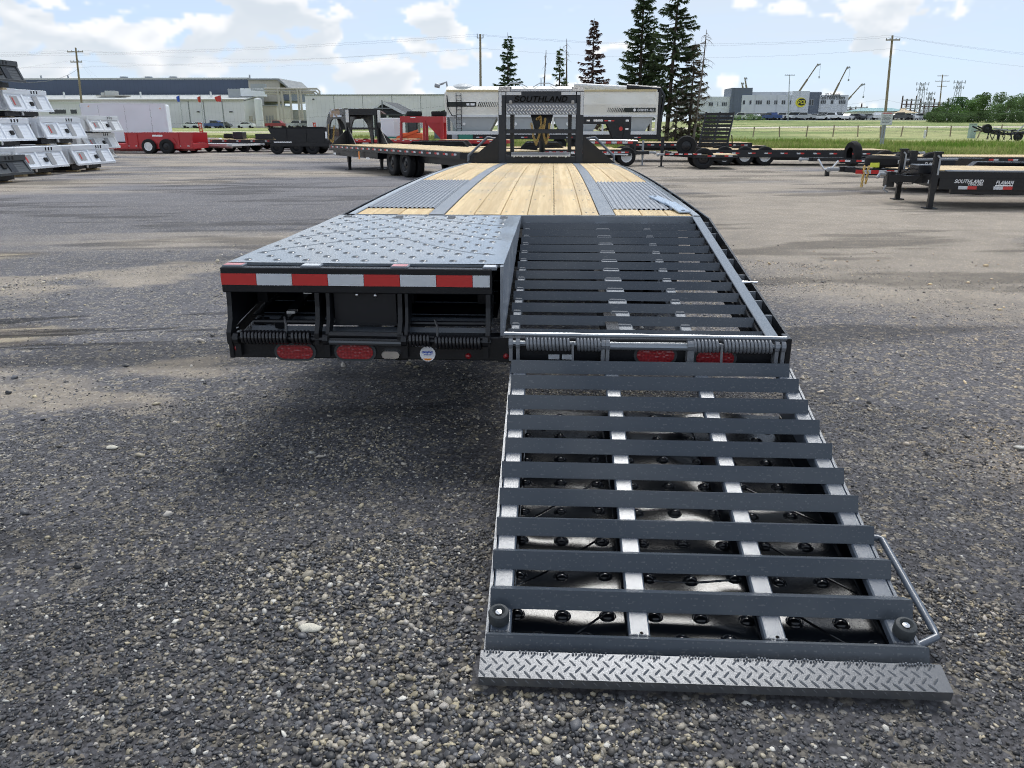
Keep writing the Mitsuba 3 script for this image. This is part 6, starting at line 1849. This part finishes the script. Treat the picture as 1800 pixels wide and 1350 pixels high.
def yard_edge():
    # steel module racks far behind the car park
    for lab, a, b, c, d, y in (('rusty steel pipe rack module left of the teal roof', 1481, 1520, 190, 205, 285), ('tall dark steel rack module above the tan roof', 1580, 1612, 177, 205, 290), ('long steel rack modules left of the far trees', 1612, 1684, 182, 206, 300)):
        t = thing('pipe_rack', lab, 'pipe rack')
        x0, x1, zb, zt = lx(a, y), lx(b, y), zz(d, y), zz(c, y)
        n = max(3, int((b - a) / 8))
        for i in range(n + 1):
            x = x0 + (x1 - x0) * i / n
            put('column', MB().box(x - .18, x + .18, y, y + .36, zb - 2, zt + (.4 if i % 3 else 1.4)), 'rack_rust', t)
        for k in range(4):
            z = zb + (zt - zb) * (k + 1) / 4
            put('beam', MB().box(x0, x1, y - .02, y + .3, z - .2, z + .15), ('rack_rust', 'galv')[k % 2], t)
        pp = MB()
        for k in range(7):
            z = zb + (zt - zb) * (k + .6) / 7.2
            pp.tube([(x0 + .4 * k, y + 1 + .2 * k, z), (x1 - .7 * k, y + 1 + .2 * k, z)], .18, 6)
        put('pipes', pp, 'galv', t, kind='stuff')
    lattice('left lattice antenna mast with crossarms beyond the car park', 1622, 146, 280, 1.3)
    lattice('right lattice antenna mast above the bushy trees', 1687, 143, 280, 1.2)
    lattice('small pale mast between the lattice mast and the power pole', 1636, 163, 290, .9)
    # white sign board on two posts
    t = thing('sign_board', 'white notice board with red heading on two steel posts at the grass edge', 'sign')
    y = 50.0
    x0, x1 = lx(1546.5, y), lx(1567, y)
    put('board', MB().box(x0, x1, y - .03, y, zz(220, y), zz(198, y), .01), 'trim_white', t)
    put('heading', MB().box(x0 + .06, x1 - .06, y - .035, y - .0305, zz(200.3, y), zz(198.6, y)), 'tape_red', t)
    ln = MB()
    for i in range(6):
        ln.box(x0 + .08, x1 - .1 - .07 * (i % 2), y - .034, y - .0305, zz(204.6 + 2.2 * i, y), zz(203.7 + 2.2 * i, y))
    put('text_lines', ln, 'wire', t, kind='stuff')
    for px in (1552.5, 1556.5):
        x = lx(px, y)
        put('post', MB().box(x - .04, x + .04, y + .002, y + .08, -.2, zz(199, y)), 'galv', t)
    # wire fence
    f = thing('wire_fence', 'low wire fence with wooden posts across the grass at right', 'fence')
    y = 96.0
    pxs = [1278, 1325, 1372, 1419, 1466, 1510, 1586, 1631, 1673, 1760, 1806]
    tops = []
    for i, px in enumerate(pxs):
        x = lx(px, y)
        g = gz(x, y)
        ln_ = .12 * math.sin(i * 2.3)
        tp = np.array([x + ln_, y, g + 1.25 + .12 * math.sin(i * 5.1)])
        put('post', MB().tube([(x, y, g - .1), tp], .075, 7), 'pole_wood', f)
        tops.append(tp)
    for a, b in zip(tops[:-1], tops[1:]):
        for dz in (-.15, -.55):
            mb = MB()
            sag(mb, a + [0, 0, dz], b + [0, 0, dz], .05, .012, 5)
            put('wire', mb, 'wire', f)
    # transformer cabinet and the marker beside it
    t = thing('utility_cabinet', 'grey green utility cabinet with a leaning post in the grass at right', 'utility cabinet')
    y = 90.0
    x0, x1 = lx(1708.5, y), lx(1718, y)
    g = gz(x0, y)
    put('cabinet', MB().box(x0, x1, y, y + .7, g - .1, zz(218, y), .03), 'box_green', t)
    put('cap', MB().box(x0 - .04, x1 + .04, y - .04, y + .74, zz(218, y) + .002, zz(217, y)), 'galv', t)
    put('post', MB().tube([(x1 + .05, y - .3, g - .1), (x1 + .5, y - .3, zz(219, y))], .07, 6), 'pole_wood', t)
    t = thing('marker_post', 'small white marker post at the fence in the grass', 'marker post')
    x = lx(1628, 90)
    put('post', MB().tube([(x, 90, gz(x, 90)), (x, 90, gz(x, 90) + .72)], .13, 8).ball((x, 90, gz(x, 90) + .75), .13), 'trim_white', t, smooth=40)
    # farm implement standing in the grass
    t = thing('farm_cultivator', 'black folded farm cultivator standing in the grass at the right edge', 'cultivator')
    y = 78.0
    X = lambda px: lx(px, y)
    Zp = lambda py: zz(py, y)
    fr = MB()
    for k in range(3):
        fr.tube([(X(1728), y + k, Zp(222)), (X(1745), y + k, Zp(229)), (X(1775), y + k, Zp(236)), (X(1830), y + k, Zp(231))], .08, 6)
    for px in (1733, 1745, 1758, 1772, 1786, 1800):
        fr.tube([(X(px), y, Zp(228)), (X(px), y + 2, Zp(231))], .07, 6)
    put('frame', fr, 'far_black', t)
    rng = np.random.default_rng(4)
    for i in range(16):
        px = 1732 + i * 5.2
        zt = Zp(226 + 6 * min(1, (px - 1728) / 50))
        dx = rng.uniform(-.4, .4)
        put('tine', MB().tube([(X(px), y - .1 + .12 * (i % 3), zt), (X(px) + dx, y - .2, zt - .45), (X(px) + dx * .4, y - .35, max(.25, zt - .95))], .045, 5), 'far_black', t)
    put('hydraulic_ram', MB().tube([(X(1745), y - .2, Zp(225)), (X(1775), y - .2, Zp(230))], .06, 6).tube([(X(1788), y - .2, Zp(231)), (X(1800), y - .2, Zp(218))], .06, 6), 'galv', t)
    for px in (1733, 1790):
        wheel(t, (X(px), y - .3, Zp(226) if px < 1750 else .55), (0, -1, 0), .42, .25, 'far_black', bolts=False)
    put('support', MB().box(X(1757), X(1760), y - .1, y + .1, -.1, Zp(232)), 'far_black', t)
    # flags
    for px, c, py, lab in ((322, 'logo_blue', 166, 'blue flag hanging on a thin pole before the warehouse'), (358.5, 'orange_red', 167, 'narrow red flag drooping on the middle pole before the warehouse'), (394, 'tape_red', 166, 'red flag blowing left on the right pole before the warehouse')):
        t = thing('flag_pole', lab, 'flag')
        y = 185.0
        x = lx(px, y)
        put('pole', MB().tube([(x, y, 0), (x, y, zz(py - 1, y))], [.09, .05], 8), 'galv', t)
        wv = np.linspace(0, 1, 9)
        L = .9 if px != 394 else 1.6
        zt = zz(py, y)
        top = np.stack([x - L * wv, y + .2 * np.sin(wv * 7), zt - .5 * wv], -1)
        bot = np.stack([x - L * wv * .8, y + .2 * np.sin(wv * 7 + .5), zt - 1.5 + .1 * wv], -1)
        v = np.vstack([top, bot, top + [0, .02, 0], bot + [0, .02, 0]])
        i = np.arange(8)
        put('flag', MB().add(v, np.vstack([np.stack([i, i + 9, i + 10, i + 1], -1), np.stack([i + 18, i + 19, i + 28, i + 27], -1)])), c, t, smooth=True)


# ------------------------------------------------------------------ trees
BARK = 'bark_mat'
mat('bark_mat', mikit.proc(lambda p, n, uv: mix([0.045, 0.036, 0.03], [0.14, 0.115, 0.095], noise(p.x * 14, p.y * 14, p.z * 2.5))), 0.9, spec=0.2)
mat('dead_wood', mikit.proc(lambda p, n, uv: mix([0.12, 0.10, 0.085], [0.26, 0.22, 0.19], noise(p.x * 14, p.y * 14, p.z * 2.0))), 0.9, spec=0.2)


def spruce(label, px, py_top, y, half, seed, tint, dens=1.0, bare=1.6, lean=0.0, droop=.35, z_base=0.0):
    rng = np.random.default_rng(seed)
    t = thing('spruce_tree', label, 'spruce tree')
    x = lx(px, y)
    H = zz(py_top, y)
    R = half * (y + 3.5) / FPX
    top = np.array([x + lean, y, H])
    tr = MB().tube([(x, y, -.2), (x + lean * .5, y, H * .5), top], [H * .011 + .04, H * .007 + .02, .012], 8)
    put('trunk', tr, BARK, t, smooth=40)
    V, C = [], []
    br = MB()
    z = bare
    tint = np.asarray(tint)
    while z < H - .25:
        f = (z - bare) / (H - bare)
        L0 = R * (1 - f) ** .82 * (0.5 + .5 * min(1, f * 5 + .45))
        n = max(3, int(rng.integers(5, 8) * (0.75 + .25 * dens)))
        a0 = rng.uniform(0, 6.28)
        for k in range(n):
            a = a0 + k * 2 * np.pi / n + rng.uniform(-.35, .35)
            L = L0 * rng.uniform(.40, 1.25) + .12
            zc = z + rng.uniform(-.30, .30)
            m = max(4, int(L / .22))
            s = np.linspace(0, 1, m + 1)
            dirv = np.array([math.cos(a), math.sin(a)])
            cx = x + lean * zc / H
            bz = zc + L * (.12 * f - droop * s * (1 - .75 * s) * (1.2 - f) + .10 * s ** 3)
            pts = np.stack([cx + dirv[0] * L * s, y + dirv[1] * L * s, bz], -1)
            if L > .5:
                br.tube(pts[::2] if m > 5 else pts, np.linspace(.022 + .006 * L, .006, len(pts[::2] if m > 5 else pts)), 4, caps=False)
            start = .12 + (.25 if rng.uniform() < .4 else 0)
            cnt = int(L * 72 * dens) + 10
            sp = rng.uniform(start, 1.0, cnt) ** .8
            base = np.stack([np.interp(sp, s, pts[:, i]) for i in range(3)], -1)
            ln = rng.uniform(.14, .40, cnt) * (1.1 - .55 * sp) * (0.65 + .35 * min(L, 2))
            side = rng.choice([-1, 1], cnt)
            ang = a + side * rng.uniform(.3, 1.2, cnt)
            tip = base + np.stack([np.cos(ang) * ln, np.sin(ang) * ln, -ln * rng.uniform(.15, .95, cnt)], -1)
            wv = rng.uniform(.040, .080, cnt)[:, None]
            pz = np.stack([-np.sin(ang), np.cos(ang), rng.uniform(-.6, .6, cnt)], -1) * wv
            V.append(np.stack([base - pz * .6, base + pz * .6, tip + pz * .35, tip - pz * .35], 1))
            c = tint * 1.25 * rng.uniform(.55, 1.45, (cnt, 1)) * (0.8 + .4 * sp[:, None])
            C.append(np.repeat(c[:, None], 4, 1))
        z += rng.uniform(.20, .34) * (0.8 + .3 * (1 - f)) * (1.0 if dens > .8 else 1.25)
    V, C = np.vstack(V), np.vstack(C)
    q = np.arange(len(V) * 4).reshape(-1, 4)
    if br.v:
        put('branches', br, BARK, t, kind='stuff')
    put('crown', (V.reshape(-1, 3), q), 'needle_mat', t, color=C.reshape(-1, 3), kind='stuff')


def dead_tree(label, pts_px, y, seed, n=26, spread=1.2, m='dead_wood'):
    rng = np.random.default_rng(seed)
    t = thing('dead_tree', label, 'dead tree')
    p = np.array([at(a, b, y) for a, b in pts_px])
    p[0, 2] = -.2
    r = np.linspace(.11, .02, len(p))
    put('trunk', MB().tube(p, r, 7), m, t, smooth=40)
    br = MB()
    for i in range(n):
        f = rng.uniform(.22, .97)
        k = f * (len(p) - 1)
        i0 = min(int(k), len(p) - 2)
        c = p[i0] + (p[i0 + 1] - p[i0]) * (k - i0)
        a = rng.uniform(0, 6.28)
        L = spread * (1.05 - f * .8) * rng.uniform(.5, 1.2)
        s = np.linspace(0, 1, 6)[:, None]
        q = c + s * np.array([math.cos(a), math.sin(a), 0]) * L + np.array([0, 0, 1]) * (L * (.12 * s - .55 * s ** 2))
        br.tube(q, np.linspace(.022, .006, 6), 4, caps=False)
        for j in range(3):
            h = q[rng.integers(2, 5)]
            br.tube([h, h + np.array([rng.normal(0, .2), rng.normal(0, .2), -rng.uniform(.1, .4)])], [.008, .004], 3, caps=False)
    put('branches', br, m, t, kind='stuff')


def leafy(label, px, py_top, y, half, seed, col, n=2600, name='leafy_tree', cat='tree', group=None):
    rng = np.random.default_rng(seed)
    t = thing(name, label, cat, group)
    x = lx(px, y)
    g = gz(x, y)
    H = zz(py_top, y) - g
    R = half * (y + 3.5) / FPX
    tr = MB()
    cl = []
    for i in range(3 if name == 'leafy_tree' else 2):
        a = rng.uniform(0, 6.28)
        tr.tube([(x + rng.uniform(-.5, .5), y + rng.uniform(-.5, .5), g - .2), (x + math.cos(a) * R * .25, y + math.sin(a) * R * .25, g + H * .45), (x + math.cos(a) * R * .5, y + math.sin(a) * R * .5, g + H * .85)], [.05 * H ** .5, .035 * H ** .5, .02], 6)
    put('trunk', tr, 'dead_wood', t, kind='stuff')
    V, C = [], []
    for i in range(16):
        a = rng.uniform(0, 6.28)
        f = rng.uniform(.12, .95)
        rr = R * math.sqrt(rng.uniform()) * (.95 if f < .7 else .55)
        c = np.array([x + rr * math.cos(a), y + rr * math.sin(a), g + H * f])
        k = n // 16
        cr = R * rng.uniform(.25, .5)
        u = rng.normal(size=(k, 3))
        u /= np.linalg.norm(u, axis=1, keepdims=True)
        pos = c + u * cr * rng.uniform(.45, 1.0, (k, 1)) ** .6 * np.array([1, 1, .8])
        pos[:, 2] = np.clip(pos[:, 2], g + .05, g + H * 1.04)
        d1 = rng.normal(size=(k, 3))
        d1 /= np.linalg.norm(d1, axis=1, keepdims=True)
        d2 = np.cross(d1, rng.normal(size=(k, 3)))
        d2 /= np.linalg.norm(d2, axis=1, keepdims=True)
        s = rng.uniform(.07, .19, (k, 1)) * max(.5, R / 3)
        V.append(np.stack([pos - d1 * s, pos - d2 * s * .6, pos + d1 * s, pos + d2 * s * .6], 1))
        cc = (np.asarray(col) * 1.9 + .012) * rng.uniform(.6, 1.4) * rng.uniform(.7, 1.3, (k, 1))
        C.append(np.repeat(cc[:, None], 4, 1))
    V, C = np.vstack(V), np.vstack(C)
    put('crown', (V.reshape(-1, 3), np.arange(len(V) * 4).reshape(-1, 4)), 'needle_mat', t, color=C.reshape(-1, 3), kind='stuff')


def trees():
    G = (0.075, 0.115, 0.055)
    spruce('slender green spruce left of the gooseneck frame top', 893, 57, 62, 28, 1, G, 1.0, 1.8)
    spruce('thin sparse young spruce right behind the gooseneck frame', 982, 82, 62, 18, 2, (0.10, 0.135, 0.055), .8, 1.5)
    spruce('reddish brown dying spruce above the gooseneck right post', 1039, 33, 61, 35, 3, (0.125, 0.082, 0.07), .85, 1.6)
    spruce('tall dark spruce left of the tallest spruce', 1121, -55, 60, 44, 4, (0.075, 0.105, 0.05), 1.0, 2.6)
    spruce('smaller spruce between the two tall spruces', 1141, 28, 63, 30, 5, G, .8, 2.4)
    spruce('tallest spruce with long drooping limbs', 1172, -75, 58, 52, 6, (0.075, 0.102, 0.05), .95, 2.8, lean=.35)
    spruce('ragged grey brown half dead spruce right of the tallest spruce', 1212, 74, 57, 42, 7, (0.11, 0.09, 0.06), .42, .9, droop=.5)
    spruce('low ragged spruce at the foot of the tallest spruce', 1188, 155, 56, 30, 8, (0.12, 0.11, 0.08), .35, .6, droop=.5)
    dead_tree('bare grey leaning trunk at the right of the spruces', [(1217, 255), (1226, 190), (1237, 105), (1242, 52)], 56, 9, 40, 2.3)
    dead_tree('thin bare trunk left of the thin young spruce', [(955, 250), (956, 160), (960, 88)], 64, 10, 14, .7)
    dead_tree('thin bare trunk right of the thin young spruce', [(997, 250), (996, 150), (996, 68)], 63, 12, 20, .9)
    dead_tree('short bare stub of a trunk behind the gooseneck frame', [(950, 250), (951, 190), (951, 137)], 64, 14, 5, .5)
    specs = [(1652, 190, 178, 18, (0.055, 0.095, 0.028)), (1672, 174, 185, 20, (0.035, 0.07, 0.025)), (1692, 179, 180, 18, (0.06, 0.105, 0.03)), (1713, 170, 190, 20, (0.05, 0.085, 0.03)), (1735, 166, 186, 22, (0.075, 0.12, 0.04)), (1757, 172, 182, 20, (0.07, 0.11, 0.045)), (1779, 168, 190, 22, (0.065, 0.105, 0.04)), (1802, 172, 184, 22, (0.075, 0.115, 0.045)), (1830, 168, 190, 24, (0.06, 0.10, 0.035))]
    labs = ['small rounded bush like tree at the left end of the far tree row', 'darkest round tree of the far tree row', 'low bright tree right of the darkest far tree', 'dense mid green tree in the middle left of the far tree row', 'tallest pale green tree of the far tree row', 'loose pale tree right of the tallest far tree', 'grey green tree with thin trunks in the far tree row', 'pale tree cut by the right picture edge in the far tree row', 'tree beyond the right picture edge']
    for i, (px, tp, y, h, c) in enumerate(specs[:-1]):
        leafy(labs[i], px, tp, y, h * 1.18, 30 + i, c, 3600)
    for i, px in enumerate((1648, 1682, 1722, 1765, 1800)):
        leafy(('leftmost low bush', 'second low bush from the left', 'middle low bush', 'fourth low bush from the left', 'rightmost low bush')[i] + ' at the foot of the far tree row', px, 198 + 3 * (i % 2), 172, 24, 90 + i, (0.055, 0.085, 0.035), 2600, 'bush', 'bush')
    for px, tp, h, lb in ((1297, 203, 11, 'green bush in front of the dark office tower'), (1318, 202, 12, 'green bush right of the dark office tower'), (1334, 205, 8, 'small green bush left of the parked cars')):
        leafy(lb, px, tp, 200, h, 60 + px, (0.07, 0.12, 0.045), 1200, 'bush', 'bush')
    for px, tp, h, lb in ((1245, 205, 22, 'low green shrub behind the raised slatted ramp'), (1222, 222, 16, 'weedy shrub at the foot of the ragged spruce')):
        leafy(lb, px, tp, 66, h, 70 + px, (0.06, 0.095, 0.03), 1600, 'shrub', 'shrub')


warehouse()
small_buildings()
office()
cars()
poles()
cranes()
yard_edge()
trees()
